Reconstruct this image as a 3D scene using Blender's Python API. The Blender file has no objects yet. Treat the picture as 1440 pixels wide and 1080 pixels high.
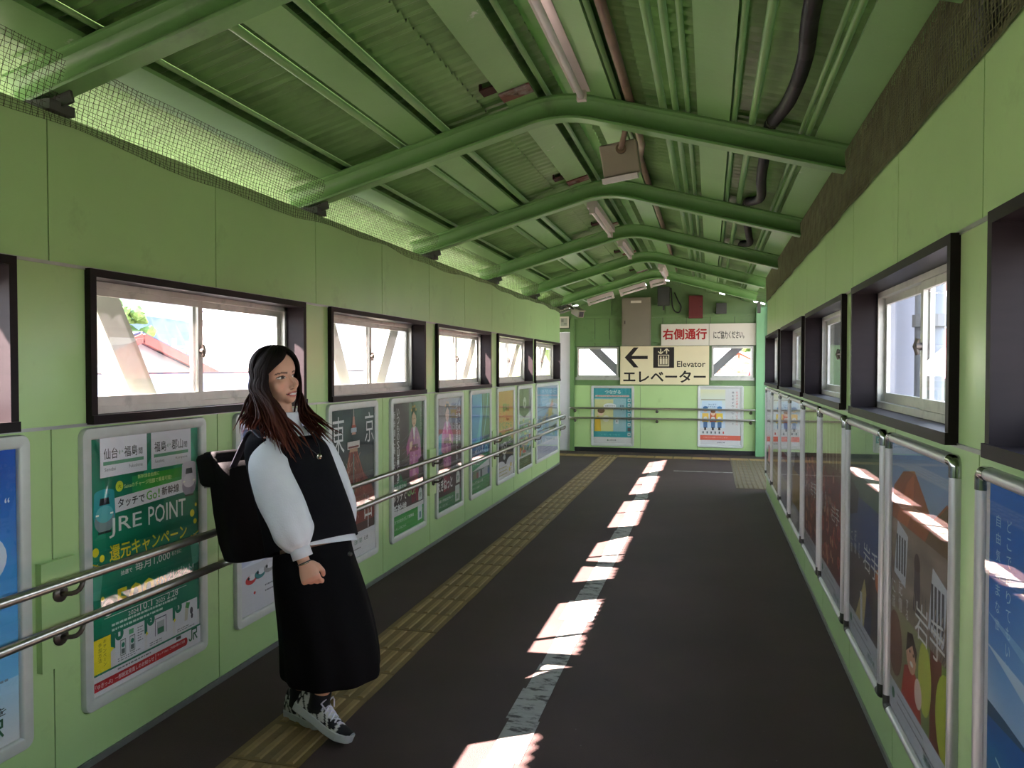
import bpy, bmesh, math, random
from mathutils import Vector, Matrix, noise
random.seed(7)
SC = bpy.context.scene
COL = SC.collection
PI = math.pi

# ------------------------------------------------------------------ camera
cam_d = bpy.data.cameras.new('camera')
cam = bpy.data.objects.new('camera', cam_d)
COL.objects.link(cam)
SC.camera = cam
cam_d.sensor_fit = 'HORIZONTAL'
cam_d.sensor_width = 36.0
cam_d.lens = 36.0 * 1081.0 / 1440.0
cam_d.clip_start = 0.05
cam_d.clip_end = 2000
_ax = Vector((278.5, 24.0, 1081.0)).normalized()      # corridor direction in camera coords (y up)
_up = Vector((0, 1081.0, -24.0)).normalized()
_rt = _ax.cross(_up)
M3 = Matrix((_rt, _ax, _up))                            # camera (x, y up, forward) -> world
if M3[0][0] < 0:
    M3[0] = -M3[0]
def cam2world(v):
    return Vector((M3[0].dot(v), M3[1].dot(v), M3[2].dot(v)))
cr = cam2world(Vector((1, 0, 0))); cu = cam2world(Vector((0, 1, 0))); cf = cam2world(Vector((0, 0, 1)))
cam.matrix_world = Matrix(((cr.x, cu.x, -cf.x, 0), (cr.y, cu.y, -cf.y, 0), (cr.z, cu.z, -cf.z, 1.5), (0, 0, 0, 1)))

# ------------------------------------------------------------------ light
SUN_DIR = Vector((1.0, 0.655, -1.019)).normalized()     # direction the light travels
sun_d = bpy.data.lights.new('sun', 'SUN')
sun_d.energy = 104.0
sun_d.color = (1.0, 0.79, 0.735)
sun_d.angle = math.radians(0.45)
sun = bpy.data.objects.new('sun', sun_d)
COL.objects.link(sun)
sun.location = (-40, -30, 40)
sun.rotation_euler = SUN_DIR.to_track_quat('-Z', 'Y').to_euler()

world = bpy.data.worlds.new('hazy sky')
SC.world = world
world.use_nodes = True
wn = world.node_tree.nodes; wl = world.node_tree.links
wn.clear()
wo = wn.new('ShaderNodeOutputWorld'); wb = wn.new('ShaderNodeBackground')
wt = wn.new('ShaderNodeTexCoord'); ws = wn.new('ShaderNodeSeparateXYZ'); wr = wn.new('ShaderNodeValToRGB')
wl.new(wt.outputs['Generated'], ws.inputs[0]); wl.new(ws.outputs['Z'], wr.inputs[0])
wr.color_ramp.elements[0].position = 0.0; wr.color_ramp.elements[0].color = (0.93, 0.96, 1.0, 1)
wr.color_ramp.elements[1].position = 0.8; wr.color_ramp.elements[1].color = (0.50, 0.66, 0.95, 1)
wl.new(wr.outputs[0], wb.inputs[0]); wb.inputs[1].default_value = 7.6
wl.new(wb.outputs[0], wo.inputs[0])

SC.view_settings.view_transform = 'Standard'
SC.view_settings.look = 'None'
SC.view_settings.gamma = 1.0
SC.view_settings.use_curve_mapping = False
SC.view_settings.exposure = 0.36
SC.cycles.max_bounces = 10
SC.cycles.diffuse_bounces = 6
SC.cycles.glossy_bounces = 4
SC.cycles.transparent_max_bounces = 24
SC.cycles.sample_clamp_indirect = 12.0

# ------------------------------------------------------------------ materials
def lin(c):
    return tuple(((x / 255.0) / 12.92 if x / 255.0 <= 0.04045 else ((x / 255.0 + 0.055) / 1.055) ** 2.4) for x in c)
MATS = {}
def mat(name, col, rough=0.5, metal=0.0, var=0.08, scale=6.0, bump=0.0, bscale=60.0, dirt=None, dirt_amt=0.0, dscale=3.0, stretch=(1, 1, 1), coat=0.0, lo=0.55, hi=0.7, spec=0.5):
    """paint, metal, cloth: a colour with slight mottling, optional patches of dirt/wear, optional fine relief"""
    if name in MATS:
        return MATS[name]
    m = bpy.data.materials.new(name); m.use_nodes = True
    nt = m.node_tree; n = nt.nodes; l = nt.links
    b = n['Principled BSDF']
    c = lin(col)
    tc = n.new('ShaderNodeTexCoord'); mp = n.new('ShaderNodeMapping'); mp.inputs['Scale'].default_value = stretch
    l.new(tc.outputs['Object'], mp.inputs[0])
    nz = n.new('ShaderNodeTexNoise'); nz.inputs['Scale'].default_value = scale; nz.inputs['Detail'].default_value = 5
    l.new(mp.outputs[0], nz.inputs['Vector'])
    rp = n.new('ShaderNodeValToRGB')
    rp.color_ramp.elements[0].position = 0.3; rp.color_ramp.elements[1].position = 0.7
    rp.color_ramp.elements[0].color = tuple(x * (1 - var) for x in c) + (1,)
    rp.color_ramp.elements[1].color = tuple(min(1, x * (1 + var)) for x in c) + (1,)
    l.new(nz.outputs[0], rp.inputs[0])
    out = rp.outputs[0]
    if dirt is not None:
        n2 = n.new('ShaderNodeTexNoise'); n2.inputs['Scale'].default_value = dscale; n2.inputs['Detail'].default_value = 9; n2.inputs['Roughness'].default_value = 0.65
        l.new(mp.outputs[0], n2.inputs['Vector'])
        r2 = n.new('ShaderNodeValToRGB'); r2.color_ramp.elements[0].position = lo; r2.color_ramp.elements[1].position = hi
        r2.color_ramp.elements[0].color = (0, 0, 0, 1); r2.color_ramp.elements[1].color = (dirt_amt,) * 3 + (1,)
        l.new(n2.outputs[0], r2.inputs[0])
        mx = n.new('ShaderNodeMix'); mx.data_type = 'RGBA'
        l.new(r2.outputs[0], mx.inputs[0]); l.new(out, mx.inputs[6]); mx.inputs[7].default_value = lin(dirt) + (1,)
        out = mx.outputs[2]
    l.new(out, b.inputs['Base Color'])
    b.inputs['Roughness'].default_value = rough; b.inputs['Metallic'].default_value = metal
    b.inputs['Specular IOR Level'].default_value = spec
    if coat: b.inputs['Coat Weight'].default_value = coat
    if bump > 0:
        n3 = n.new('ShaderNodeTexNoise'); n3.inputs['Scale'].default_value = bscale; n3.inputs['Detail'].default_value = 3
        l.new(mp.outputs[0], n3.inputs['Vector'])
        bp = n.new('ShaderNodeBump'); bp.inputs['Strength'].default_value = bump; bp.inputs['Distance'].default_value = 0.01
        l.new(n3.outputs[0], bp.inputs['Height']); l.new(bp.outputs[0], b.inputs['Normal'])
    MATS[name] = m
    return m
def colmat(name, rough=0.5, spec=0.5, bump=0.0, bscale=200, sss=0.0, var=0.0):
    """colour read from the mesh's own 'Col' attribute (printed paper, skin, hair, shoe cloth)"""
    if name in MATS:
        return MATS[name]
    m = bpy.data.materials.new(name); m.use_nodes = True
    n = m.node_tree.nodes; l = m.node_tree.links; b = n['Principled BSDF']
    a = n.new('ShaderNodeAttribute'); a.attribute_name = 'Col'
    out = a.outputs['Color']
    if var:
        nz = n.new('ShaderNodeTexNoise'); nz.inputs['Scale'].default_value = 9
        mr = n.new('ShaderNodeMapRange'); mr.inputs['To Min'].default_value = 1 - var; mr.inputs['To Max'].default_value = 1 + var
        l.new(nz.outputs[0], mr.inputs[0])
        mx = n.new('ShaderNodeVectorMath'); mx.operation = 'SCALE'
        l.new(out, mx.inputs[0]); l.new(mr.outputs[0], mx.inputs['Scale']); out = mx.outputs[0]
    l.new(out, b.inputs['Base Color'])
    b.inputs['Roughness'].default_value = rough; b.inputs['Specular IOR Level'].default_value = spec
    if sss: b.inputs['Subsurface Weight'].default_value = sss; b.inputs['Subsurface Radius'].default_value = (0.01, 0.004, 0.002)
    if bump:
        n3 = n.new('ShaderNodeTexNoise'); n3.inputs['Scale'].default_value = bscale
        bp = n.new('ShaderNodeBump'); bp.inputs['Strength'].default_value = bump; bp.inputs['Distance'].default_value = 0.005
        l.new(n3.outputs[0], bp.inputs['Height']); l.new(bp.outputs[0], b.inputs['Normal'])
    MATS[name] = m
    return m
def glassmat(name, dust=0.0, ior=1.45, tint=(1, 1, 1), rough=0.0):
    m = bpy.data.materials.new(name); m.use_nodes = True
    n = m.node_tree.nodes; l = m.node_tree.links; n.clear()
    o = n.new('ShaderNodeOutputMaterial'); t = n.new('ShaderNodeBsdfTransparent'); t.inputs[0].default_value = tint + (1,)
    g = n.new('ShaderNodeBsdfGlossy'); g.inputs['Roughness'].default_value = rough
    f = n.new('ShaderNodeFresnel'); ge = n.new('ShaderNodeNewGeometry')      # same reflectance on both faces of a thin pane
    mi_ = n.new('ShaderNodeMapRange'); mi_.inputs['To Min'].default_value = ior; mi_.inputs['To Max'].default_value = 1.0 / ior
    l.new(ge.outputs['Backfacing'], mi_.inputs[0]); l.new(mi_.outputs[0], f.inputs[0])
    base = t.outputs[0]
    if dust:
        tr = n.new('ShaderNodeBsdfTranslucent'); tr.inputs[0].default_value = (0.9, 0.92, 0.95, 1)
        nz = n.new('ShaderNodeTexNoise'); nz.inputs['Scale'].default_value = 14; nz.inputs['Detail'].default_value = 8
        tc = n.new('ShaderNodeTexCoord'); l.new(tc.outputs['Object'], nz.inputs['Vector'])
        mr = n.new('ShaderNodeMapRange'); mr.inputs['From Min'].default_value = 0.3; mr.inputs['From Max'].default_value = 0.7
        mr.inputs['To Min'].default_value = dust * 0.6; mr.inputs['To Max'].default_value = dust * 1.4
        l.new(nz.outputs[0], mr.inputs[0])
        md = n.new('ShaderNodeMixShader'); l.new(mr.outputs[0], md.inputs[0]); l.new(base, md.inputs[1]); l.new(tr.outputs[0], md.inputs[2])
        base = md.outputs[0]
    mx = n.new('ShaderNodeMixShader'); l.new(f.outputs[0], mx.inputs[0]); l.new(base, mx.inputs[1]); l.new(g.outputs[0], mx.inputs[2])
    l.new(mx.outputs[0], o.inputs[0])
    MATS[name] = m
    return m

WALLC = (170, 200, 138)
m_wall = mat('pale green enamel', WALLC, 0.28, 0, 0.04, 2.0, dirt=(92, 100, 70), dirt_amt=0.25, dscale=5, lo=0.60, hi=0.8)
m_wallup = mat('pale green enamel upper', (168, 204, 138), 0.30, 0, 0.05, 2.0, dirt=(80, 84, 60), dirt_amt=0.35, dscale=4, lo=0.58, hi=0.8)
m_ceil = mat('green roof paint', (110, 150, 88), 0.36, 0, 0.10, 3.0, dirt=(60, 70, 42), dirt_amt=0.55, dscale=2.5, lo=0.5, hi=0.75, coat=0.06)
m_beam = mat('green beam paint', (106, 150, 88), 0.35, 0, 0.07, 3.0, dirt=(52, 60, 40), dirt_amt=0.5, dscale=4, lo=0.6, hi=0.78, bump=0.1, bscale=25)
m_purl = mat('green purlin paint', (120, 164, 100), 0.4, 0, 0.07, 3.0, dirt=(190, 196, 180), dirt_amt=0.8, dscale=3.2, lo=0.66, hi=0.69, bump=0.1, bscale=25)
m_pipe = mat('green pipe paint', (118, 158, 94), 0.3, 0, 0.08, 4.0)
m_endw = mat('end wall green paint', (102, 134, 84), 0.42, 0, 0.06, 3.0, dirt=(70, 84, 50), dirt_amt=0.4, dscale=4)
m_alum = mat('aluminium', (178, 180, 178), 0.38, 0.85, 0.06, 20)
m_alumw = mat('pale anodised frame', (196, 200, 196), 0.4, 0.25, 0.04, 20)
m_sash = mat('grey window aluminium', (186, 186, 178), 0.42, 0.5, 0.08, 12, dirt=(122, 122, 116), dirt_amt=0.5, dscale=9)
m_silver = mat('silver tube frame', (196, 198, 200), 0.42, 0.7, 0.03, 20)
m_dark = mat('dark brown window lining', (26, 19, 22), 0.5, 0, 0.15, 8, stretch=(1, 1, 6), spec=0.2)
m_cap = mat('dark plastic cap', (38, 42, 38), 0.4)
m_chromec = mat('chrome corner', (170, 172, 172), 0.15, 1.0)
m_steel = mat('brushed stainless rail', (176, 172, 166), 0.28, 0.95, 0.06, 30, stretch=(1, 1, 1))
m_brack = mat('grey brown bracket', (100, 92, 86), 0.35, 0.7, 0.1, 20)
m_core = mat('wall core steel', (70, 74, 66), 0.7, 0, 0.1)
m_ext = mat('outside cladding cream', (205, 205, 196), 0.6, 0, 0.06)
m_rust = mat('rusty plate', (110, 72, 60), 0.7, 0.2, 0.3, 14, dirt=(150, 150, 148), dirt_amt=0.9, dscale=6, lo=0.45, hi=0.6)
m_white = mat('white enamel', (214, 208, 206), 0.4, 0, 0.04, 5)
m_offw = mat('lamp batten off white', (202, 192, 188), 0.4, 0, 0.05, 5)
m_beige = mat('beige box', (150, 140, 122), 0.45, 0, 0.05, 5)
m_cab = mat('grey brown cabinet', (126, 120, 104), 0.45, 0, 0.04, 4)
m_black = mat('black rubber', (26, 25, 27), 0.5, 0, 0.1, 10)
m_net = mat('dirty bird net', (54, 50, 34), 0.9, 0, 0.2, 10)
m_netd = mat('brown dirty net', (96, 100, 68), 0.95, 0, 0.25, 10)
m_yel = mat('worn ochre tactile tile', (124, 100, 58), 0.65, 0, 0.10, 5, dirt=(78, 64, 42), dirt_amt=0.7, dscale=3, lo=0.45, hi=0.7, bump=0.15, bscale=90)
m_yelb = mat('lighter ochre tile bars', (150, 124, 78), 0.6, 0, 0.10, 5, dirt=(96, 80, 54), dirt_amt=0.7, dscale=3, lo=0.45, hi=0.7)  # bars a lighter ochre than the tile base so they stand out
m_mat2 = mat('worn grey ochre tactile tile', (112, 100, 74), 0.7, 0, 0.14, 5, dirt=(60, 54, 42), dirt_amt=0.7, dscale=4, lo=0.42, hi=0.7)
m_line = mat('worn white paint', (158, 154, 150), 0.6, 0, 0.14, 12, dirt=(62, 57, 55), dirt_amt=0.95, dscale=13, lo=0.50, hi=0.60, stretch=(0.7, 1.5, 1), spec=0.3)
m_sign = mat('cream sign plate', (216, 206, 168), 0.4, 0, 0.03, 4)
m_signw = mat('white sign plate', (210, 206, 190), 0.4, 0, 0.03, 4)
m_red = mat('dark red box', (92, 26, 24), 0.5, 0, 0.1)
m_grbx = mat('dark grey box', (62, 66, 62), 0.5, 0, 0.1)
m_brownp = mat('brown grey pipe', (126, 104, 86), 0.5, 0, 0.2, 8)
m_glass = glassmat('dusty window glass', 0.005, 1.22)
m_pglass = glassmat('poster cover', 0.0, 1.42)
m_print = colmat('poster print', 0.55, 0.3)

# asphalt floor
def asphalt():
    m = mat('dark asphalt', (76, 60, 58), 0.7, 0, 0.12, 1.3, dirt=(60, 50, 49), dirt_amt=0.6, dscale=1.1, lo=0.4, hi=0.7, bump=0.35, bscale=260, spec=0.25)
    n = m.node_tree.nodes; l = m.node_tree.links; b = n['Principled BSDF']
    src = b.inputs['Base Color'].links[0].from_socket
    v = n.new('ShaderNodeTexVoronoi'); v.inputs['Scale'].default_value = 26
    tc = n.new('ShaderNodeTexCoord'); l.new(tc.outputs['Object'], v.inputs['Vector'])
    wn_ = n.new('ShaderNodeTexWhiteNoise'); l.new(v.outputs['Color'], wn_.inputs['Vector'])
    a = n.new('ShaderNodeMath'); a.operation = 'LESS_THAN'; a.inputs[1].default_value = 0.06; l.new(v.outputs['Distance'], a.inputs[0])
    c = n.new('ShaderNodeMath'); c.operation = 'GREATER_THAN'; c.inputs[1].default_value = 0.93; l.new(wn_.outputs['Value'], c.inputs[0])
    d = n.new('ShaderNodeMath'); d.operation = 'MULTIPLY'; l.new(a.outputs[0], d.inputs[0]); l.new(c.outputs[0], d.inputs[1])
    mx = n.new('ShaderNodeMix'); mx.data_type = 'RGBA'; l.new(d.outputs[0], mx.inputs[0]); l.new(src, mx.inputs[6]); mx.inputs[7].default_value = (0.25, 0.24, 0.23, 1)
    l.new(mx.outputs[2], b.inputs['Base Color'])
    return m
m_floor = asphalt()

# ------------------------------------------------------------------ object helpers
def link(name, me, material=None, parent=None, smooth=False):
    o = bpy.data.objects.new(name, me); COL.objects.link(o)
    if material is not None and len(me.materials) == 0:
        me.materials.append(material)
    if parent is not None: o.parent = parent
    if smooth:
        for p in me.polygons: p.use_smooth = True
    return o
def tag(o, label=None, cat=None, group=None, kind=None):
    if label: o['label'] = label
    if cat: o['category'] = cat
    if group: o['group'] = group
    if kind: o['kind'] = kind
    return o
def thing(name, label, cat, loc=(0, 0, 0), rz=0.0, group=None):
    o = bpy.data.objects.new(name, None); COL.objects.link(o)
    o.empty_display_size = 0.1
    o.location = loc; o.rotation_euler = (0, 0, rz)
    return tag(o, label, cat, group)
class MB:
    """collects shapes, then links them as ONE mesh object"""
    def __init__(s): s.v = []; s.f = []; s.m = []; s.c = []
    def box(s, x0, x1, y0, y1, z0, z1, mi=0):
        b = len(s.v)
        s.v += [(x0, y0, z0), (x1, y0, z0), (x1, y1, z0), (x0, y1, z0), (x0, y0, z1), (x1, y0, z1), (x1, y1, z1), (x0, y1, z1)]
        for q in ((0, 3, 2, 1), (4, 5, 6, 7), (0, 1, 5, 4), (1, 2, 6, 5), (2, 3, 7, 6), (3, 0, 4, 7)):
            s.f.append(tuple(b + i for i in q)); s.m.append(mi)
        return s
    def obox(s, c, ax, ay, az, hx, hy, hz, mi=0, bev=0.0):
        """box on three axes; bev > 0 rounds it (superellipsoid-free chamfer)"""
        c = Vector(c); ax = Vector(ax).normalized(); ay = Vector(ay).normalized(); az = Vector(az).normalized()
        if bev <= 0:
            b = len(s.v)
            for (i, j, k) in ((-1, -1, -1), (1, -1, -1), (1, 1, -1), (-1, 1, -1), (-1, -1, 1), (1, -1, 1), (1, 1, 1), (-1, 1, 1)):
                s.v.append(tuple(c + ax * hx * i + ay * hy * j + az * hz * k))
            for q in ((0, 3, 2, 1), (4, 5, 6, 7), (0, 1, 5, 4), (1, 2, 6, 5), (2, 3, 7, 6), (3, 0, 4, 7)):
                s.f.append(tuple(b + i for i in q)); s.m.append(mi)
            return s
        rings = []
        for k, (zz, ins) in enumerate(((-hz, bev), (-hz + bev * 0.3, bev * 0.3), (-hz + bev, 0), (hz - bev, 0), (hz - bev * 0.3, bev * 0.3), (hz, bev))):
            pts = []
            X = hx - ins; Y = hy - ins; r = bev
            for (sx, sy, a0) in ((1, 1, 0), (-1, 1, 90), (-1, -1, 180), (1, -1, 270)):
                for t in (0, 30, 60, 90):
                    a = math.radians(a0 + t)
                    pts.append(c + ax * (sx * (X - r) + r * math.cos(a)) + ay * (sy * (Y - r) + r * math.sin(a)) + az * zz)
            rings.append(pts)
        return s.rings(rings, mi=mi)
    def rings(s, rings, closed=True, caps=True, mi=0, cols=None):
        b = len(s.v); n = len(rings[0])
        for r in rings: s.v += [tuple(p) for p in r]
        for i in range(len(rings) - 1):
            for j in range(n if closed else n - 1):
                k = (j + 1) % n
                s.f.append((b + i * n + j, b + i * n + k, b + (i + 1) * n + k, b + (i + 1) * n + j)); s.m.append(mi)
        if caps and closed:
            s.f.append(tuple(b + j for j in reversed(range(n)))); s.m.append(mi)
            s.f.append(tuple(b + (len(rings) - 1) * n + j for j in range(n))); s.m.append(mi)
        return s
    def tube(s, pts, r, seg=10, mi=0, caps=True, flat=1.0, ref=None):
        pts = [Vector(p) for p in pts]; rings = []
        rad = r if isinstance(r, (list, tuple)) else [r] * len(pts)
        prev = None
        for i, p in enumerate(pts):
            d = (pts[min(i + 1, len(pts) - 1)] - pts[max(i - 1, 0)]).normalized()
            a = Vector(ref) if ref is not None else (prev if prev is not None else (Vector((0, 0, 1)) if abs(d.z) < 0.9 else Vector((1, 0, 0))))
            a = (a - d * a.dot(d)).normalized(); prev = a
            c = d.cross(a)
            rings.append([p + a * rad[i] * math.cos(2 * PI * k / seg) + c * rad[i] * flat * math.sin(2 * PI * k / seg) for k in range(seg)])
        return s.rings(rings, caps=caps, mi=mi)
    def poly(s, pts, mi=0):
        b = len(s.v); s.v += [tuple(p) for p in pts]; s.f.append(tuple(range(b, b + len(pts)))); s.m.append(mi); return s
    def mesh(s, name, mats):
        me = bpy.data.meshes.new(name)
        me.from_pydata(s.v, [], s.f); me.update()
        for m in (mats if isinstance(mats, (list, tuple)) else [mats]): me.materials.append(m)
        if any(s.m): me.polygons.foreach_set('material_index', s.m)
        return me
    def build(s, name, mats, parent=None, smooth=False, fix=True):
        me = s.mesh(name, mats)
        if fix:
            bm = bmesh.new(); bm.from_mesh(me); bmesh.ops.recalc_face_normals(bm, faces=bm.faces); bm.to_mesh(me); bm.free()
        if smooth: me.shade_smooth() if False else [setattr(p, 'use_smooth', True) for p in me.polygons]
        return link(name, me, None, parent)
def autosmooth(o, deg=40):
    me = o.data
    bm = bmesh.new(); bm.from_mesh(me)
    for f in bm.faces: f.smooth = True
    for e in bm.edges:
        if len(e.link_faces) == 2 and e.calc_face_angle(0) > math.radians(deg): e.smooth = False
    bm.to_mesh(me); bm.free()
    return o
def bez(p0, p1, p2, p3, n):
    p0, p1, p2, p3 = map(Vector, (p0, p1, p2, p3))
    return [p0 * (1 - t) ** 3 + p1 * 3 * t * (1 - t) ** 2 + p2 * 3 * t * t * (1 - t) + p3 * t ** 3 for t in [i / n for i in range(n + 1)]]
def spline(P, n=6):
    P = [Vector(p) for p in P]; out = []
    for i in range(len(P) - 1):
        a = P[max(i - 1, 0)]; b = P[i]; c = P[i + 1]; d = P[min(i + 2, len(P) - 1)]
        for k in range(n):
            t = k / n
            out.append(0.5 * ((2 * b) + (c - a) * t + (2 * a - 5 * b + 4 * c - d) * t * t + (3 * b - a - 3 * c + d) * t ** 3))
    out.append(P[-1])
    return out
# ================================================================== setting
XL, XR = -2.246, 0.660          # wall faces
YN, YE = -3.0, 13.60            # near closing wall, far end wall
LEND, REND = 11.66, 9.66        # where the long walls stop
ZS0, ZS1 = 1.285, 1.866         # window band
ZTL, ZTR = 2.395, 2.290         # wall tops
XC = -0.785                     # ridge
SL = 0.275                      # roof slope
def roof(x, z0): return z0 - SL * abs(x - XC)

# floor
f = MB(); f.box(XL - 0.17, XR + 0.17, YN, YE + 0.1, -0.12, 0.0); f.box(-4.3, XL - 0.17, LEND, YE + 0.1, -0.12, 0.0); f.box(XR + 0.17, 3.0, REND, YE + 0.1, -0.12, 0.0)
floor = tag(f.build('floor', m_floor), kind='structure')
# tactile paving: ochre blocks with raised bars or dots, each block a piece of the floor
def tile_mesh(bars):
    q = MB(); s = 0.298 / 2
    q.box(-s, s, -s, s, 0.0, 0.004)
    if bars:
        for i in range(4):
            x = -0.105 + 0.07 * i
            q.rings([[(x - .017, -s + .012, .004), (x + .017, -s + .012, .004), (x + .017, s - .012, .004), (x - .017, s - .012, .004)],
                     [(x - .011, -s + .018, .009), (x + .011, -s + .018, .009), (x + .011, s - .018, .009), (x - .011, s - .018, .009)]], mi=1)
    else:
        for i in range(5):
            for j in range(5):
                x = -0.116 + .058 * i; y = -0.116 + .058 * j
                q.rings([[(x - .012, y - .012, .004), (x + .012, y - .012, .004), (x + .012, y + .012, .004), (x - .012, y + .012, .004)],
                         [(x - .007, y - .007, .009), (x + .007, y - .007, .009), (x + .007, y + .007, .009), (x - .007, y + .007, .009)]])
    return q
tb = tile_mesh(True).mesh('tactile_tile', [m_yel, m_yelb]); td = tile_mesh(False).mesh('tactile_tile', m_yel); tg = tile_mesh(False).mesh('tactile_tile', m_mat2)
def tile(me, x, y, rz=0.0):
    o = link('tactile_tile', me, None, floor); o.location = (x + random.uniform(-.002, .002), y, random.uniform(-.001, .001)); o.rotation_euler = (0, 0, rz)
for i in range(42):
    tile(tb, -1.632, 0.3 + 0.3 * i)
for i in range(9):
    tile(td if i == 0 else tb, -1.632 + 0.3 * i if i else -1.632, 12.92 if i else 12.90, PI / 2 if i else 0)
for i in range(8):
    tile(tb, -1.932 - 0.3 * i, 12.92, PI / 2)
for j in range(10):
    for i in range(3):
        tile(tg, 0.47 + 0.3 * i, 10.0 + 0.3 * j)
# worn white centre line and the thin pale line across the far end, thin coats of paint
q = MB()
y = -2.0
while y < 12.2:
    w = random.uniform(.060, .072); x = -0.762 + random.uniform(-.008, .008); d = random.uniform(.25, .5)
    if random.random() < 0.25: w += .035
    q.box(x - w, x + w, y, y + d, 0.0, 0.0015); y += d
ln = tag(q.build('centre_line', m_line, floor), kind=None)
q = MB(); q.box(-0.5, 0.32, 11.28, 11.33, 0, 0.0015); q.build('painted_line', m_line, floor)

# ---- long walls: core with openings, panels in front, aluminium joint strips
LW = [(-1.36, 0.20), (0.50, 2.06), (2.37, 3.94), (4.24, 5.84), (6.12, 7.76), (8.04, 9.72), (9.88, 11.60)]
RW = [(-1.36, 0.12), (0.42, 2.05), (2.34, 3.87), (4.13, 5.67), (5.87, 7.60), (7.83, 9.62)]
def long_wall(name, xf, sgn, wins, end, ztop, seams):
    """sgn: +1 when the room lies towards +x of the face"""
    def bx(m, d0, d1, y0, y1, z0, z1):
        a = xf - sgn * d0; b = xf - sgn * d1
        m.box(min(a, b), max(a, b), y0, y1, z0, z1)
    core = MB()
    bx(core, .018, .13, YN, end, 0, ZS0 - .004); bx(core, .018, .13, YN, end, ZS1 + .004, ztop)
    edges = [YN] + [e for w in wins for e in w] + [end]
    for i in range(0, len(edges), 2):
        if edges[i + 1] - edges[i] > .01: bx(core, .018, .13, edges[i], edges[i + 1], ZS0 - .004, ZS1 + .004)
    wall = tag(core.build(name, m_core), kind='structure')
    ext = MB(); bx(ext, .13, .145, YN, end, -.6, ZS0 - .02); bx(ext, .13, .145, YN, end, ZS1 + .02, ztop); ext.build('outside_cladding', m_ext, wall)
    ys = [YN + .01] + seams + [end]
    for i in range(len(ys) - 1):
        a, b = ys[i] + .003, ys[i + 1] - .003
        if b - a < .02: continue
        p = MB(); bx(p, 0, .02, a, b, .028, ZS0 - .004); p.build('wall_panel', m_wall, wall)
        p = MB(); bx(p, 0, .02, a, b, ZS1 + .004, ztop); p.build('wall_panel', m_wallup, wall)
    for i in range(0, len(edges), 2):
        a, b = edges[i], edges[i + 1]
        if b - a > .03:
            p = MB(); bx(p, 0, .02, a, b, ZS0 + .004, ZS1 - .004); p.build('wall_panel', m_wall, wall)
    st = MB()
    for z in (ZS0, ZS1): bx(st, -.004, .02, YN, end, z - .006, z + .006)
    st.build('joint_strip', m_alum, wall)
    st = MB()
    for y in seams:
        bx(st, .006, .02, y - .003, y + .003, .03, ZS0 - .006)
        bx(st, .006, .02, y - .003, y + .003, ZS1 + .006, ztop)
    st.build('seam_strip', m_alum, wall)
    st = MB(); bx(st, -.006, .02, YN, end, 0.0, .026); st.build('floor_channel', m_alum, wall)
    # end return of the wall
    p = MB(); p.box(min(xf - sgn * .145, xf), max(xf - sgn * .145, xf), end, end + .012, 0, ztop); p.build('end_panel', m_wall, wall)
    return wall
seL = [2.212 + .943 * k for k in range(-5, 11) if 2.212 + .943 * k < LEND - .2]
seR = [2.17 + .905 * k for k in range(-5, 10) if 2.17 + .905 * k < REND - .2]
wall_left = long_wall('wall_left', XL, 1, LW, LEND, ZTL, seL)
wall_right = long_wall('wall_right', XR, -1, RW, REND, ZTR, seR)
q = MB(); q.box(XL - .2, XR + .2, YN - .1, YN, 0, 3.0); tag(q.build('wall_near', m_wall), kind='structure')

# ---- windows: dark lining box, sill, two sliding aluminium sashes with a pane each, crescent latch
nwin = 0
def window(xf, sgn, y0, y1, z0, z1, latch=True):
    global nwin
    nwin += 1
    root = bpy.data.objects.new('window_%d' % nwin, None); COL.objects.link(root); root['kind'] = 'structure'
    root.location = (xf, (y0 + y1) / 2, z0)
    def loc(m, d0, d1, ya, yb, za, zb):     # d: depth behind the wall face
        a = -sgn * d0; b = -sgn * d1
        m.box(min(a, b), max(a, b), ya, yb, za, zb)
    W = (y1 - y0) / 2; H = z1 - z0; t = .030
    fr = MB()
    for (ya, yb, za, zb) in ((-W, -W + t, 0, H), (W - t, W, 0, H), (-W + t, W - t, H - t, H), (-W + t, W - t, 0, t)):
        loc(fr, -.026, .135, ya, yb, za, zb)
    fr.build('window_lining', m_dark, root)
    sl = MB(); loc(sl, -.034, -.026, -W, W, 0, t + .004); sl.build('window_sill', m_dark, root)
    tr = MB()
    loc(tr, .082, .132, -W + t, W - t, t, t + .028); loc(tr, .082, .132, -W + t, W - t, H - t - .024, H - t)
    loc(tr, .082, .132, -W + t, -W + t + .020, t, H - t); loc(tr, .082, .132, W - t - .020, W - t, t, H - t)
    tr.build('window_track', m_sash, root)
    ya0, yb1 = -W + t + .018, W - t - .018
    za, zb = t + .024, H - t - .020
    for i, (a, b, d) in enumerate(((ya0, .024, .092), (-.024, yb1, .112))):
        s = MB()
        for (p, r, u, v) in ((a, a + .034, za, zb), (b - .034, b, za, zb), (a + .034, b - .034, za, za + .044), (a + .034, b - .034, zb - .034, zb)):
            loc(s, d, d + .016, p, r, u, v)
        so = s.build('sash', m_sash, root)
        g = MB(); loc(g, d + .006, d + .009, a + .030, b - .030, za + .04, zb - .03)
        g.build('pane', m_glass, so)
        if i == 0 and latch:
            c = MB(); c.tube([(-sgn * (d - .012), 0.006, H / 2 - .03), (-sgn * (d - .022), .006, H / 2), (-sgn * (d - .012), .006, H / 2 + .028)], .009, 8)
            c.tube([(-sgn * (d + .004), 0.006, H / 2), (-sgn * (d - .02), .006, H / 2)], .014, 10)
            c.build('latch', m_brack, so)
    return root
for (a, b) in LW: window(XL, 1, a, b, ZS0, ZS1)
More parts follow.
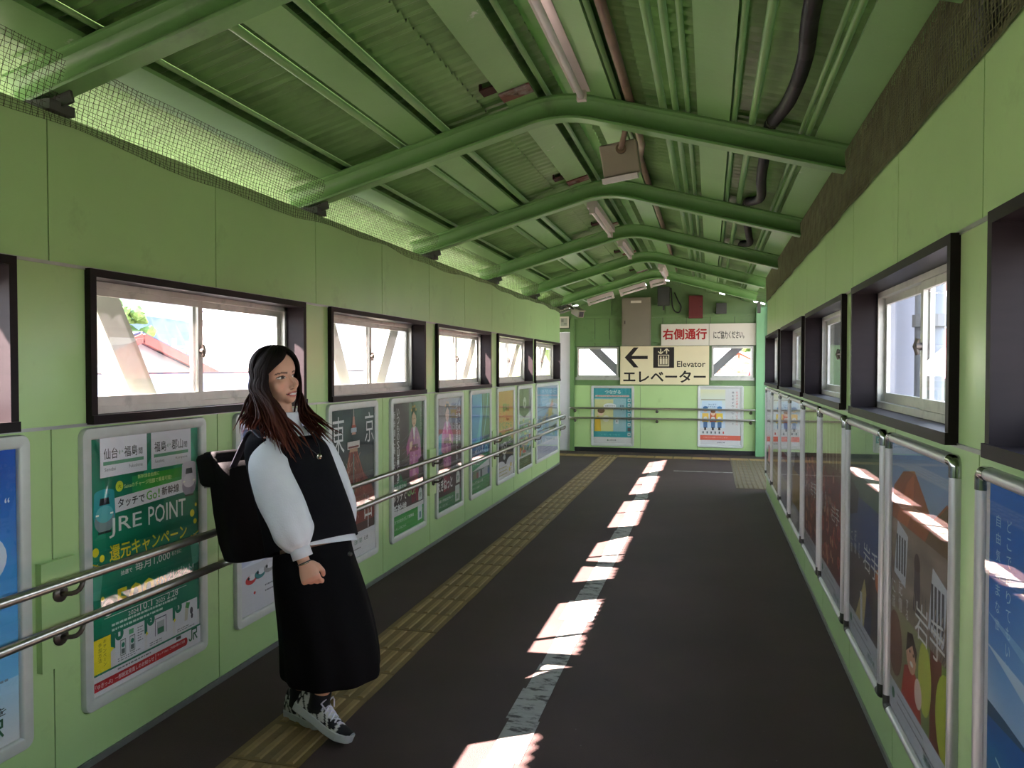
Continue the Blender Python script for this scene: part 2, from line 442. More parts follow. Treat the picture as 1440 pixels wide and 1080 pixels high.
for (a, b) in RW: window(XR, -1, a, b, ZS0, ZS1)

# ---- end wall
def end_wall():
    core = MB()
    y0, y1 = YE, YE + .09
    xs = [(-4.3, -3.24), (-2.40, -2.30), (-1.56, .028), (.705, 3.0)]
    core.box(-2.42, 3.0, y0, y1, 0, 1.32); core.box(-4.3, 3.0, y0, y1, 2.18, 2.36)
    core.box(-4.3, 3.0, y0, y1, 1.85, 2.18) if False else core.box(-2.42, 3.0, y0, y1, 1.85, 2.18)
    for a, b in xs: core.box(a, b, y0, y1, 0 if a < -3 else 1.32, 2.18 if a < -3 else 1.85)
    w = tag(core.build('wall_end', m_core), kind='structure')
    # gable top under the sheet, leaving a narrow ragged slit of daylight
    g = MB(); n = 24
    for sx in (-1, 1):
        xe = -2.9 if sx < 0 else 1.45
        P = [XC + (xe - XC) * i / n for i in range(n + 1)]
        for i in range(n):
            a, b = sorted((P[i], P[i + 1]))
            za = roof(a, 3.004); zb = roof(b, 3.004)
            if random.random() < .45: za += .05; zb += .05
            bb = len(g.v)
            g.v += [(a, y0, 2.36), (b, y0, 2.36), (b, y1, 2.36), (a, y1, 2.36), (a, y0, za), (b, y0, zb), (b, y1, zb), (a, y1, za)]
            for qd in ((0, 3, 2, 1), (4, 5, 6, 7), (0, 1, 5, 4), (1, 2, 6, 5), (2, 3, 7, 6), (3, 0, 4, 7)): g.f.append(tuple(bb + k for k in qd)); g.m.append(0)
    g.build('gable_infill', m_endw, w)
    # lower panels
    for a, b in ((-2.40, -1.18), (-1.175, -.205), (-.2, .75)):
        p = MB(); p.box(a, b, y0 - .02, y0, .075, 1.175); p.build('wall_panel', m_wall, w)
    p = MB(); p.box(-2.40, .76, y0 - .035, y0, 1.178, 1.20); p.build('ledge', m_endw, w)
    p = MB(); p.box(-2.40, .75, y0 - .01, y0, 0, .075); p.build('dark_base_gap', m_black, w)  # black strip stands in for the shaded gap below the panels
    # upper boards
    for a, b in ((-2.40, -2.30), (-1.56, .028), (.705, 3.0)):
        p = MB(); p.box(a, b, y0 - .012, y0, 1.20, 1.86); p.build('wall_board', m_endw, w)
    for a, b in ((-2.30, -1.56), (.028, .705)):
        p = MB(); p.box(a, b, y0 - .012, y0, 1.20, 1.32); p.build('wall_board', m_endw, w)
    xs = [-2.40, -1.98, -1.72, -1.40, -1.1, -.8, -.4, 0, .4, .76]
    for i in range(len(xs) - 1):
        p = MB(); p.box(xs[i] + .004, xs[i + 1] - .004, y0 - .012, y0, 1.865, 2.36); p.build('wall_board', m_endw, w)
    for z in (1.93, 2.36):
        p = MB(); p.box(-2.40, .76, y0 - .04, y0, z, z + .05); p.build('batten', m_endw, w)
    for x in (-.72, -1.72):
        p = MB(); p.box(x - .03, x + .03, y0 - .03, y0, 2.36, 2.7); p.build('batten', m_endw, w)
    return w
wall_end = end_wall()
def end_window(x0, x1, z0, z1):
    global nwin
    nwin += 1
    root = bpy.data.objects.new('window_%d' % nwin, None); COL.objects.link(root); root['kind'] = 'structure'
    root.location = ((x0 + x1) / 2, YE, z0)
    W = (x1 - x0) / 2; H = z1 - z0; t = .034
    s = MB()
    for (a, b, c, d) in ((-W, -W + t, 0, H), (W - t, W, 0, H), (-W + t, W - t, 0, t), (-W + t, W - t, H - t, H)): s.box(a, b, -.03, .09, c, d)
    s.build('window_frame', m_sash, root)
    s = MB(); s.box(-W - .02, W + .02, -.055, -.012, -.05, -.002); s.build('window_sill', m_sash, root)
    g = MB(); g.box(-W + t, W - t, .03, .034, t, H - t); g.build('pane', m_glass, root)
end_window(-2.30, -1.56, 1.32, 1.85)
end_window(.028, .705, 1.32, 1.85)

# corner posts, white door at the left of the end wall
q = MB(); q.box(.745, .86, YE - .16, YE - .001, 0, 2.5); q.box(.86, .93, YE - .10, YE - .001, 0, 2.5); q.box(.93, .99, YE - .16, YE - .001, 0, 2.5)
tag(q.build('trim_1', mat('corner post green', (112, 166, 116), .4, 0, .04)), kind='structure')
q = MB(); q.box(-2.425, -2.345, YE - .045, YE - .001, 0, 2.36); q.box(-3.26, -2.425, YE - .045, YE - .001, 2.12, 2.18); q.box(-3.30, -3.24, YE - .045, YE - .001, 0, 2.18)
tag(q.build('trim_2', m_endw), kind='structure')
dr = bpy.data.objects.new('door_1', None); COL.objects.link(dr); dr['kind'] = 'structure'; dr.location = (-2.83, YE + .01, 0)
q = MB(); q.box(-.405, .405, 0, .04, .01, 2.12); q.build('door_leaf', mat('door lavender white', (206, 202, 210), .45, 0, .03), dr)
q = MB(); q.box(-.405, .405, -.05, 0, 0, .012); q.build('door_threshold', m_alum, dr)
# left branch beyond the long wall, right stair landing
q = MB(); q.box(-4.3, XL - .145, LEND, LEND + .1, 0, 2.40); tag(q.build('wall_branch', m_wall), kind='structure')
q = MB(); q.box(-4.32, -4.25, LEND + .1, YE, 0, 1.0); q.box(-4.32, -4.25, LEND + .1, YE, 2.3, 2.42); tag(q.build('wall_lobby', m_wall), kind='structure')
q = MB(); q.box(2.9, 2.98, REND, YE, 0, 1.35); q.box(XR + .15, 2.98, REND - .1, REND - .001, 0, 1.0); tag(q.build('wall_landing', m_ext), kind='structure')
q = MB(); q.box(-6.7, -2.75, LEND - .4, YE + .5, 2.42, 2.46); q.box(1.0, 3.0, REND - .1, YE + .1, 2.50, 2.54); tag(q.build('trim_3', m_ceil), kind='structure')  # left slab extended out of view to keep sun off the lobby opening

# ---- roof: corrugated sheets, bent rafters, channel purlins
ceiling = tag(bpy.data.objects.new('ceiling', None), kind='structure'); COL.objects.link(ceiling)
NS = math.hypot(1, SL); TX = 1 / NS; TZ = SL / NS
PER = 0.084; PW = PER * 8
def sheet_mesh(s0, s1):
    """s: distance down the slope from the ridge; local x = down slope horizontally, y = along the bridge"""
    me = MB(); seg = 6; n = 9 * seg
    rows = [s0, (s0 + s1) / 2, s1]
    top = []
    for d, sg in ((0.0, 1), (.0016, -1)):
        base = len(me.v)
        for r in rows:
            for i in range(n + 1):
                y = i * PER / seg
                z = .0150 * math.cos(2 * PI * i / seg) + d
                me.v.append((r * TX + z * TZ, y, -r * TZ + z * TX))
        for a in range(len(rows) - 1):
            for i in range(n):
                qd = (base + a * (n + 1) + i, base + a * (n + 1) + i + 1, base + (a + 1) * (n + 1) + i + 1, base + (a + 1) * (n + 1) + i)
                me.f.append(qd if sg < 0 else qd[::-1]); me.m.append(0)
    return me.mesh('corrugated_sheet', m_ceil)
sL1 = (-3.06 - XC) * -1 * NS; sR1 = (0.98 - XC) * NS
shU = sheet_mesh(.04, .60); shLl = sheet_mesh(.46, sL1); shLr = sheet_mesh(.46, sR1)
for i in range(-3, 24):
    y = -1.1 + PW * i + .02
    if y > YE - .2: continue
    for sgn, lo in ((-1, shLl), (1, shLr)):
        for me, dz in ((lo, 0.0), (shU, .013)):
            o = link('corrugated_sheet', me, None, ceiling)
            o.location = (XC, y, 3.066 + dz + random.uniform(-.0015, .0015)); o.scale = (sgn, 1, 1); o.rotation_euler = (-.0085, 0, 0)
q = MB()
for sgn in (-1, 1):
    q.obox((XC + sgn * .12, (YN + YE) / 2, 3.098 - .12 * SL + .03), (sgn * TX, 0, -TZ), (0, 1, 0), (sgn * TZ, 0, TX), .16, (YE - YN) / 2 + .2, .002)
q.build('ridge_cap', m_ceil, ceiling)
def rafter(y, zb=2.855, xl=-2.40, xr=.640):
    h = .128; w = .042; R = .022
    half = [(w, -h / 2), (w + .002, -h / 2 + .004), (w + .002, -h / 2 + .012), (w - .004, -h / 2 + .018), (.022, -h / 2 + .024), (.012, -h / 2 + .040), (.009, -h / 2 + .058)]
    half = half + [(a, -b) for a, b in reversed(half)]
    pr = half + [(-a, b) for a, b in reversed(half)]        # rolled H section with fillets
    path = []
    br = .17
    path.append((xl, roof(xl, zb), -1)); path.append((XC - br, roof(XC - br, zb), -1))
    for i in range(1, 10):
        t = i / 10
        p0 = (XC - br, roof(XC - br, zb)); p1 = (XC, zb); p2 = (XC + br, roof(XC + br, zb))
        path.append(((1 - t) ** 2 * p0[0] + 2 * t * (1 - t) * p1[0] + t * t * p2[0], (1 - t) ** 2 * p0[1] + 2 * t * (1 - t) * p1[1] + t * t * p2[1], 0))
    path.append((XC + br, roof(XC + br, zb), 1)); path.append((xr, roof(xr, zb), 1))
    m = MB(); rings = []
    for i, (x, z, s) in enumerate(path):
        a = path[max(i - 1, 0)]; b = path[min(i + 1, len(path) - 1)]
        d = Vector((b[0] - a[0], 0, b[1] - a[1])).normalized(); nrm = Vector((-d.z, 0, d.x))
        rings.append([Vector((x, y + p, z)) + nrm * (qq + h / 2) for p, qq in pr])
    m.rings(rings)
    o = m.build('rafter', m_beam, ceiling); autosmooth(o, 35)
RY = [0.3, 2.25, 4.12, 6.06, 8.0, 9.92, 11.82]
for y in RY:
    rafter(y)
    q = MB()
    q.box(XL - .10, XL + .03, y - .055, y + .055, ZTL, ZTL + .035); q.obox((XL - .02, y, ZTL + .05), (TX, 0, TZ), (0, 1, 0), (-TZ, 0, TX), .09, .006, .04)
    q.build('rafter_seat', m_core, ceiling)
    q = MB(); q.box(XR + .005, XR + .05, y - .05, y + .05, ZTR, ZTR + .16); q.build('rafter_seat', m_core, ceiling)
def purlin(x, w=.082, y0=YN, y1=YE - .02):
    s = -1 if x < XC else 1
    zc = roof(x, 2.986)
    u = Vector((-s * TX, 0, TZ)); n = Vector((s * TZ, 0, TX))     # uphill, outward normal
    c = Vector((x, (y0 + y1) / 2, zc)); L = (y1 - y0) / 2
    m = MB()
    m.obox(c + n * .003, u, (0, 1, 0), n, w, L, .003)
    m.obox(c - u * (w - .003) + n * .036, u, (0, 1, 0), n, .003, L, .032)
    m.obox(c - u * (w - .03) + n * .066, u, (0, 1, 0), n, .03, L, .003)
    m.obox(c + u * (w - .002) + n * .012, u, (0, 1, 0), n, .002, L, .009)
    m.build('purlin', m_purl, ceiling)
PX = [-2.165, -1.57, -.985, -.575, .01, .575]
for x in PX: purlin(x)
for y in RY[2:]:                                        # rusty splice plates with an angle cleat near each frame
    x = -.985; z = roof(x, 2.985); yy = y - .21
    q = MB(); q.obox((x, yy, z - .004), (TX, 0, TZ), (0, 1, 0), (-TZ, 0, TX), .084, .06, .004)
    q.tube([(x, yy, z - .006), (x, yy, z - .02)], .012, 8)
    q.build('splice_plate', m_rust, ceiling)
    q = MB(); q.obox((x - .14, yy, z + .02), (TX, 0, TZ), (0, 1, 0), (-TZ, 0, TX), .05, .045, .004); q.obox((x - .185, yy, z + .045), (1, 0, 0), (0, 1, 0), (0, 0, 1), .004, .045, .04)
    q.build('angle_cleat', mat('rust', (66, 38, 32), .8, 0, .2), ceiling)
# board added to close the right eave gap against daylight
q = MB(); q.box(.715, .735, YN, REND, ZTR, 2.72)
tag(q.build('trim_4', mat('dirty green gap board', (74, 84, 56), .8, 0, .2, 4, dirt=(70, 58, 44), dirt_amt=.7, dscale=3, lo=.4, hi=.7)), kind='structure')
q = MB(); q.obox((-3.02, (YN + LEND) / 2, 2.452), (0, 1, 0), (1, 0, 0), (0, 0, 1), (LEND - YN) / 2, .012, .03) if False else None

# bird nets: threads with a knot spacing, sagging, one net each side
def net(name, y0, y1, fn, ny, nu, r, m, label):
    q = MB()
    def strand(P):
        rings = []
        for i, p in enumerate(P):
            p = Vector(p)
            d = (Vector(P[min(i + 1, len(P) - 1)]) - Vector(P[max(i - 1, 0)])).normalized()
            a = Vector((.3, .2, 1)); a = (a - d * a.dot(d)).normalized(); c = d.cross(a)
            rings.append([p + a * r, p - a * r * .5 + c * r * .87, p - a * r * .5 - c * r * .87])
        q.rings(rings, caps=False)
    for i in range(ny + 1):
        y = y0 + (y1 - y0) * i / ny
        strand([fn(y + .012 * math.sin(3 * i + 5 * k), k / 3) for k in range(4)])
    for j in range(nu + 1):
        K = 90
        strand([fn(y0 + (y1 - y0) * i / K, j / nu + .02 * math.sin(i * 1.7 + j)) for i in range(K + 1)])
    return tag(q.build(name, m, fix=False), label, 'net', kind='stuff')
def sag(y): return .5 + .5 * math.cos((y - 2.15) / 1.95 * 2 * PI)
def netL(y, u):
    u = min(max(u, 0), 1)
    h = .050 + .014 * math.sin(y * 2.3) + .008 * math.sin(y * 7.1)
    if u < .25: return (XL + .010 + .004 * math.sin(9 * y), y, ZTL - h + u / .25 * h)
    t = (u - .25) / .75
    return (XL + .010 + t * .055, y, ZTL + t * (.19 + .0 * sag(y)))
net('bird_net', .3, LEND, netL, 900, 18, .0009, m_net, 'dark fine bird net closing the eave gap above the left wall')
def netR(y, u):
    u = min(max(u, 0), 1)
    h = .014 + .002 * math.sin(y * 2.9)
    if u < .25: return (XR - .010 - .004 * math.sin(8 * y), y, ZTR - h + u / .25 * h)
    t = (u - .25) / .75
    return (XR - .010 - t * .012, y, ZTR + t * .27)
net('bird_net', .3, REND, netR, 800, 26, .0014, m_netd, 'brown dirt-clogged bird net closing the eave gap above the right wall')
# ================================================================== posters and signs
class Art:
    """flat print built of coloured shapes on one sheet; x right, z up, y towards the wall"""
    def __init__(s, w, h): s.w = w; s.h = h; s.v = []; s.f = []; s.c = []; s.k = 0
    def _y(s): s.k += 1; return -s.k * 0.000022
    def poly(s, pts, col):
        for ax, lim, sg in ((0, 0.0, 1), (0, s.w, -1), (1, 0.0, 1), (1, s.h, -1)):      # keep the ink on the sheet
            if all((p[ax] - lim) * sg >= -1e-9 for p in pts): continue
            out = []
            for i in range(len(pts)):
                a, b_ = pts[i - 1], pts[i]; da, db = (a[ax] - lim) * sg, (b_[ax] - lim) * sg
                if (da >= 0) != (db >= 0):
                    t = da / (da - db); out.append((a[0] + (b_[0] - a[0]) * t, a[1] + (b_[1] - a[1]) * t))
                if db >= 0: out.append(b_)
            pts = out
            if len(pts) < 3: return s
        y = s._y(); b = len(s.v); s.v += [(x, y, z) for x, z in pts]; s.f.append(tuple(range(b, b + len(pts)))); s.c.append([lin(col)] * len(pts)); return s
    def rect(s, x, z, w, h, col): return s.poly([(x, z), (x + w, z), (x + w, z + h), (x, z + h)], col)
    def ell(s, x, z, rx, rz, col, n=20, a0=0, a1=360):
        P = [(x + rx * math.cos(math.radians(a0 + (a1 - a0) * i / n)), z + rz * math.sin(math.radians(a0 + (a1 - a0) * i / n))) for i in range(n + (0 if a1 - a0 >= 360 else 1))]
        return s.poly(P, col)
    def grad(s, x, z, w, h, fn, nx=12, nz=16):
        y = s._y(); b = len(s.v)
        C = []
        for j in range(nz + 1):
            for i in range(nx + 1):
                s.v.append((x + w * i / nx, y, z + h * j / nz)); C.append(lin(fn(i / nx, j / nz)))
        for j in range(nz):
            for i in range(nx):
                q = (j * (nx + 1) + i, j * (nx + 1) + i + 1, (j + 1) * (nx + 1) + i + 1, (j + 1) * (nx + 1) + i)
                s.f.append(tuple(b + k for k in q)); s.c.append([C[k] for k in q])
        return s
    def line(s, x0, z0, x1, z1, t, col):
        d = Vector((x1 - x0, z1 - z0)).normalized() * t / 2
        return s.poly([(x0 + d.y, z0 - d.x), (x1 + d.y, z1 - d.x), (x1 - d.y, z1 + d.x), (x0 - d.y, z0 + d.x)], col)
    _cache = {}
    @staticmethod
    def glyphs(t, bold):
        key = (t, bold)
        if key not in Art._cache:
            c = bpy.data.curves.new('t', 'FONT'); c.body = t; c.size = 1.0; c.resolution_u = 2; c.offset = bold
            o = bpy.data.objects.new('t', c); COL.objects.link(o)
            dg = bpy.context.evaluated_depsgraph_get()
            me = bpy.data.meshes.new_from_object(o.evaluated_get(dg))
            V = [(v.co.x, v.co.y) for v in me.vertices]; F = [tuple(p.vertices) for p in me.polygons]
            bpy.data.objects.remove(o); bpy.data.curves.remove(c); bpy.data.meshes.remove(me)
            Art._cache[key] = (V, F)
        return Art._cache[key]
    def text(s, t, x, z, w, h, col, bold=0.012, rot=0.0, keep=False):
        """fits the string into the box x, z, w, h; heavy weights are overprinted"""
        if bold > .012:
            b = bold * .55 * h
            s.text(t, x + b, z + b, w - 2 * b, h - 2 * b, col, .008, rot)
            for dx, dz in ((-b, 0), (b, 0), (0, -b), (0, b)):
                s.text(t, x + b + dx, z + b + dz, w - 2 * b, h - 2 * b, col, .008, rot)
            return s
        V, F = Art.glyphs(t, bold)
        if not V: return s
        x0 = min(p[0] for p in V); x1 = max(p[0] for p in V); z0 = min(p[1] for p in V); z1 = max(p[1] for p in V)
        sx = w / max(x1 - x0, 1e-6); sz = h / max(z1 - z0, 1e-6)
        if keep: sx = sz = min(sx, sz)
        y = s._y(); b = len(s.v); cr_, sr = math.cos(rot), math.sin(rot)
        for p in V:
            px = (p[0] - x0) * sx; pz = (p[1] - z0) * sz
            s.v.append((x + px * cr_ - pz * sr, y, z + px * sr + pz * cr_))
        c = lin(col)
        for f_ in F: s.f.append(tuple(b + i for i in f_)); s.c.append([c] * len(f_))
        return s
    def vtext(s, t, x, ztop, size, col, bold=0.012, gap=1.06, wf=1.0):
        for i, ch in enumerate(t):
            if ch == ' ': continue
            if ch in 'ー':
                s.rect(x + size * .42 * wf, ztop - size * gap * i - size * .95, size * .13, size * .9, col); continue
            sm = .6 if ch in 'っゃゅょ、。' else 1.0
            s.text(ch, x + (1 - sm) * size * wf * .4, ztop - size * gap * i - size, size * .92 * sm * wf, size * .92 * sm, col, bold)
        return s
    def build(s, name, parent, y=0.0, x=0.0, z=0.0, material=None):
        me = bpy.data.meshes.new(name); me.from_pydata([(a + x, b + y, c + z) for a, b, c in s.v], [], s.f)
        at = me.color_attributes.new('Col', 'FLOAT_COLOR', 'CORNER')
        flat = []
        for cc in s.c:
            for c in cc: flat += [c[0], c[1], c[2], 1.0]
        at.data.foreach_set('color', flat)
        # face towards the viewer (-y)
        bm = bmesh.new(); bm.from_mesh(me)
        for f_ in bm.faces:
            if f_.normal.y > 0: f_.normal_flip()
        bm.to_mesh(me); bm.free()
        me.materials.append(material or m_print)
        return link(name, me, None, parent)
def mix(a, b, t):
    t = min(max(t, 0), 1); return tuple(a[i] + (b[i] - a[i]) * t for i in range(3))
def nz(x, y, s=0.0): return noise.noise(Vector((x, y, s))) * .5 + .5
def fake_lines(A, x, z, w, n, dz, t, col, rnd):
    for i in range(n):
        ww = w * rnd.uniform(.6, 1.0); xx = x
        while xx < x + ww:
            d = rnd.uniform(.006, .02); A.rect(xx, z - i * dz, min(d, x + ww - xx), t, col); xx += d + .004

def frame_sweep(w, h, prof, r):
    """profile points (inset, front y) carried round a rounded rectangle"""
    rings = []
    for (sx, sz, a0) in ((1, 1, 0), (-1, 1, 90), (-1, -1, 180), (1, -1, 270)):
        for t in (0, 18, 36, 54, 72, 90):
            a = math.radians(a0 + t)
            cx, cz = sx * (w / 2 - r), h / 2 + sz * (h / 2 - r)
            ring = []
            for ins, y in prof:
                rr = max(r - ins, .0015 if ins > 0 else r)
                ex = cx if ins <= r - .0015 else sx * (w / 2 - ins - rr); ez = cz if ins <= r - .0015 else h / 2 + sz * (h / 2 - ins - rr)
                ring.append((ex + rr * math.cos(a), y, ez + rr * math.sin(a)))
            rings.append(ring)
    rings.append(rings[0])
    m = MB(); m.rings(rings, closed=True, caps=False)
    return m
FRAMES = {}
def poster(label, x, y, z, w, h, rz, art, style):
    """framed advertising poster fixed on a wall; (x, y, z) = bottom centre on the wall face"""
    root = thing('poster_frame', label, 'poster', (x, y, z), rz)
    key = (round(w, 2), round(h, 2), style)
    fw = .046 if style == 'pale' else .034
    if key not in FRAMES:
        if style == 'pale': prof = [(0, 0), (0, -.014), (.004, -.020), (fw - .008, -.022), (fw - .002, -.018), (fw, -.006), (fw, 0)]
        else: prof = [(0, 0), (0, -.012), (.004, -.020), (.012, -.025), (.022, -.025), (.029, -.020), (fw, -.012), (fw, 0)]
        FRAMES[key] = frame_sweep(w, h, prof, .035 if style == 'pale' else .03)
        o = FRAMES[key].build('frame', m_alumw if style == 'pale' else m_silver, root); autosmooth(o, 50); FRAMES[key] = o.data
    else: link('frame', FRAMES[key], None, root)
    q = MB(); q.box(-w / 2 + .02, w / 2 - .02, -.004, 0, .02, h - .02); q.build('backing_board', m_core, root)
    A = Art(w - 2 * fw, h - 2 * fw)
    A.rect(0, 0, A.w, A.h, (214, 212, 210))
    art(A)
    A.build('print', root, y=-.0045, x=-A.w / 2, z=fw)
    g = MB(); g.box(-w / 2 + fw - .002, w / 2 - fw + .002, -.0145, -.0130, fw - .002, h - fw + .002); g.build('clear_cover', m_pglass, root)
    if style != 'pale':
        prof = [(-.001, 0), (-.001, -.0125), (.004, -.0212), (.012, -.0262), (.022, -.0262), (.0295, -.0210), (fw + .001, -.0125), (fw + .001, 0)]
        for (sx, sz, mm) in ((-1, 0, m_cap), (1, 0, m_cap), (-1, 1, m_chromec), (1, 1, m_chromec)):
            k2 = (sx, sz, key)
            if k2 not in FRAMES:
                rings = []; r = .03; n_ = 7; L = .030
                for i in range(-1, n_ + 1):
                    a = math.radians(90.0 * min(max(i, 0), n_ - 1) / (n_ - 1)); ca, sa = math.cos(a), math.sin(a)
                    ring = []
                    for ins, y_ in prof:
                        rr = max(r - ins, .0015); ex = w / 2 - max(r, ins + rr); ez = h / 2 - max(r, ins + rr)
                        X = ex + rr * ca; Z = ez + rr * sa
                        if i == -1: Z = h / 2 - r - L
                        if i == n_: X = w / 2 - r - L
                        if i == -1: X = w / 2 - ins
                        if i == n_: Z = h / 2 - ins
                        ring.append((sx * X, y_, h / 2 + (1 if sz else -1) * Z))
                    rings.append(ring)
                c = MB(); c.rings(rings); oc = c.build('corner_cap', mm, root); autosmooth(oc, 50); FRAMES[k2] = oc.data
            else: link('corner_cap', FRAMES[k2], None, root)
    return root
GRN = (20, 120, 92)
def jr(A, x, z, s, col=(16, 92, 60)):
    """the two joined letters of the railway's mark"""
    t = s * .13
    A.rect(x + .30 * s, z + .25 * s, t, .75 * s, col); A.ell(x + .19 * s, z + .27 * s, .24 * s, .27 * s, col, 14, 180, 360); A.ell(x + .17 * s, z + .29 * s, .12 * s, .14 * s, (214, 212, 210), 12, 180, 360)
    A.rect(x + .52 * s, z, t, .62 * s, col); A.rect(x + .30 * s, z + .87 * s, .75 * s, t, col); A.rect(x + .92 * s, z + .55 * s, t, .45 * s, col); A.rect(x + .52 * s, z + .50 * s, .53 * s, t, col)
    A.line(x + .70 * s, z + .55 * s, x + 1.05 * s, z + .02 * s, t, col)
def train(A, x, z, s, body, belly):
    A.ell(x, z, .5 * s, .62 * s, body, 22); A.poly([(x - .50 * s, z), (x - .46 * s, z + .75 * s), (x + .46 * s, z + .75 * s), (x + .50 * s, z)], body)
    A.ell(x, z + .75 * s, .46 * s, .14 * s, body, 18); A.ell(x, z - .22 * s, .46 * s, .42 * s, belly, 20); A.ell(x, z + .02 * s, .40 * s, .30 * s, mix(body, (255, 255, 255), .25), 18)
    A.poly([(x - .24 * s, z + .34 * s), (x + .24 * s, z + .34 * s), (x + .19 * s, z + .58 * s), (x - .19 * s, z + .58 * s)], (24, 28, 34))
    A.rect(x - .40 * s, z - .02 * s, .14 * s, .06 * s, (250, 250, 230)); A.rect(x + .26 * s, z - .02 * s, .14 * s, .06 * s, (250, 250, 230)); A.line(x - .3 * s, z - .62 * s, x + .3 * s, z - .62 * s, .08 * s, (40, 42, 46))
def art_blue(A):
    w, h = A.w, A.h
    A.grad(0, .16 * h, w, .84 * h, lambda u, v: mix(mix((120, 190, 230), (60, 140, 214), v * 1.6), (22, 84, 178), max(0, v * 2 - 1)), 6, 20)
    A.grad(0, 0, w, .22 * h, lambda u, v: mix((214, 214, 216), (160, 206, 232), v), 3, 8)
    A.ell(.52 * w, .64 * h, .42 * w, .14 * h, (206, 216, 232), 36)
    A.text('走る日', .52 * w, .80 * h, .36 * w, .035 * h, (220, 230, 240)); A.text('“', .93 * w, .82 * h, .03 * w, .018 * h, (220, 230, 240))
    r = random.Random(3); fake_lines(A, .45 * w, .26 * h, .5 * w, 4, .022 * h, .008 * h, (120, 140, 160), r)
    A.text('毎日を', .72 * w, .105 * h, .2 * w, .03 * h, (40, 44, 50)); fake_lines(A, .3 * w, .03 * h, .45 * w, 1, .02, .008 * h, (110, 110, 112), r)
    jr(A, .80 * w, .035 * h, .06, (16, 92, 60))
def art_green(A):
    w, h = A.w, A.h; Y = (232, 216, 44); W = (226, 226, 222)
    A.grad(0, .155 * h, w, .845 * h, lambda u, v: mix((6, 104, 76), (26, 146, 112), .4 + .6 * math.sin(3 * u + 4 * v) * v), 8, 14)
    A.poly([(.3 * w, .70 * h), (.62 * w, .98 * h), (.9 * w, .98 * h), (w, .86 * h), (w, .74 * h)], (28, 150, 112)); A.poly([(.52 * w, .77 * h), (.72 * w, .8 * h), (.82 * w, .98 * h), (.6 * w, .98 * h)], (12, 124, 90))
    A.grad(.35 * w, .76 * h, .55 * w, .07 * h, lambda u, v: mix((30, 140, 84), (60, 160, 50), math.sin(PI * u)), 6, 2)
    for (x, a, b, ra, rb) in ((.085, '仙台', '福島', 'Sendai', 'Fukushima'), (.525, '福島', '郡山', 'Fukushima', 'Koriyama')):
        A.rect(x * w, .845 * h, .40 * w, .155 * h, (216, 216, 222))
        A.text(a, (x + .03) * w, .915 * h, .115 * w, .044 * h, (56, 52, 50), .01); A.text('↔', (x + .152) * w, .928 * h, .04 * w, .018 * h, (60, 120, 84), .02)
        A.text(b, (x + .20) * w, .915 * h, .115 * w, .044 * h, (56, 52, 50), .01); A.text('間', (x + .325) * w, .918 * h, .035 * w, .026 * h, (56, 52, 50))
        A.rect((x + .025) * w, .892 * h, .345 * w, .014 * h, (92, 150, 116)); A.text(ra, (x + .035) * w, .868 * h, .09 * w, .014 * h, (90, 90, 94), 0); A.text(rb, (x + .24) * w, .868 * h, .12 * w, .014 * h, (90, 90, 94), 0)
    A.text('新幹線自由席に', .40 * w, .815 * h, .20 * w, .018 * h, (206, 226, 150)); A.text('Suicaのチャージ残額で乗車可能!', .28 * w, .786 * h, .44 * w, .020 * h, (206, 226, 150))
    A.ell(.24 * w, .800 * h, .032 * w, .022 * h, (196, 208, 60)); A.text('大', .225 * w, .792 * h, .03 * w, .016 * h, (60, 100, 30))
    A.poly([(.16 * w, .695 * h), (.84 * w, .715 * h), (.84 * w, .775 * h), (.16 * w, .755 * h)], (218, 218, 222))
    A.text('タッチで', .225 * w, .713 * h, .235 * w, .036 * h, (40, 40, 42), .02); A.text('Go', .475 * w, .716 * h, .10 * w, .040 * h, (104, 170, 80), .02); A.text('!', .585 * w, .718 * h, .018 * w, .040 * h, (104, 170, 80), .02); A.text('新幹線', .62 * w, .722 * h, .175 * w, .038 * h, (64, 44, 40), .02)
    train(A, .115 * w, .700 * h, .11, (40, 152, 158), (120, 138, 140)); train(A, .90 * w, .760 * h, .10, (206, 200, 212), (150, 140, 160))
    A.text('JRE', .15 * w, .600 * h, .28 * w, .078 * h, W, .004); A.text('POINT', .49 * w, .610 * h, .37 * w, .078 * h, W, .004)
    A.text('還元キャンペーン', .15 * w, .505 * h, .72 * w, .066 * h, Y, .015)
    for (x, z, r) in ((.04, .56, .026), (.09, .53, .02), (.93, .61, .024), (.97, .645, .012), (.96, .57, .018), (.02, .40, .016), (.09, .37, .014), (.92, .50, .012)): A.ell(x * w, z * h, r * w, r * w * 1.1, Y, 12)
    for (x, s) in ((0, 1), (1, -1)):
        xx = x * w
        A.poly([(xx, .52 * h), (xx + s * .10 * w, .495 * h), (xx + s * .07 * w, .37 * h), (xx, .38 * h)], (86, 166, 140)); A.poly([(xx, .50 * h), (xx + s * .06 * w, .515 * h), (xx, .45 * h)], (196, 214, 210)); A.line(xx, .52 * h, xx + s * .10 * w, .495 * h, .005, Y)
    A.rect(.14 * w, .478 * h, .20 * w, .0022 * h, W); A.rect(.68 * w, .485 * h, .18 * w, .0022 * h, W)
    A.text('抽選で', .24 * w, .437 * h, .10 * w, .020 * h, W); A.text('毎月1,000', .365 * w, .432 * h, .33 * w, .042 * h, W, .004); A.text('名さまに', .71 * w, .446 * h, .10 * w, .018 * h, W)
    A.ell(.135 * w, .328 * h, .048 * w, .033 * h, (230, 230, 230)); A.ell(.135 * w, .328 * h, .03 * w, .021 * h, (40, 60, 56)); A.rect(.108 * w, .326 * h, .054 * w, .004 * h, (230, 230, 230))
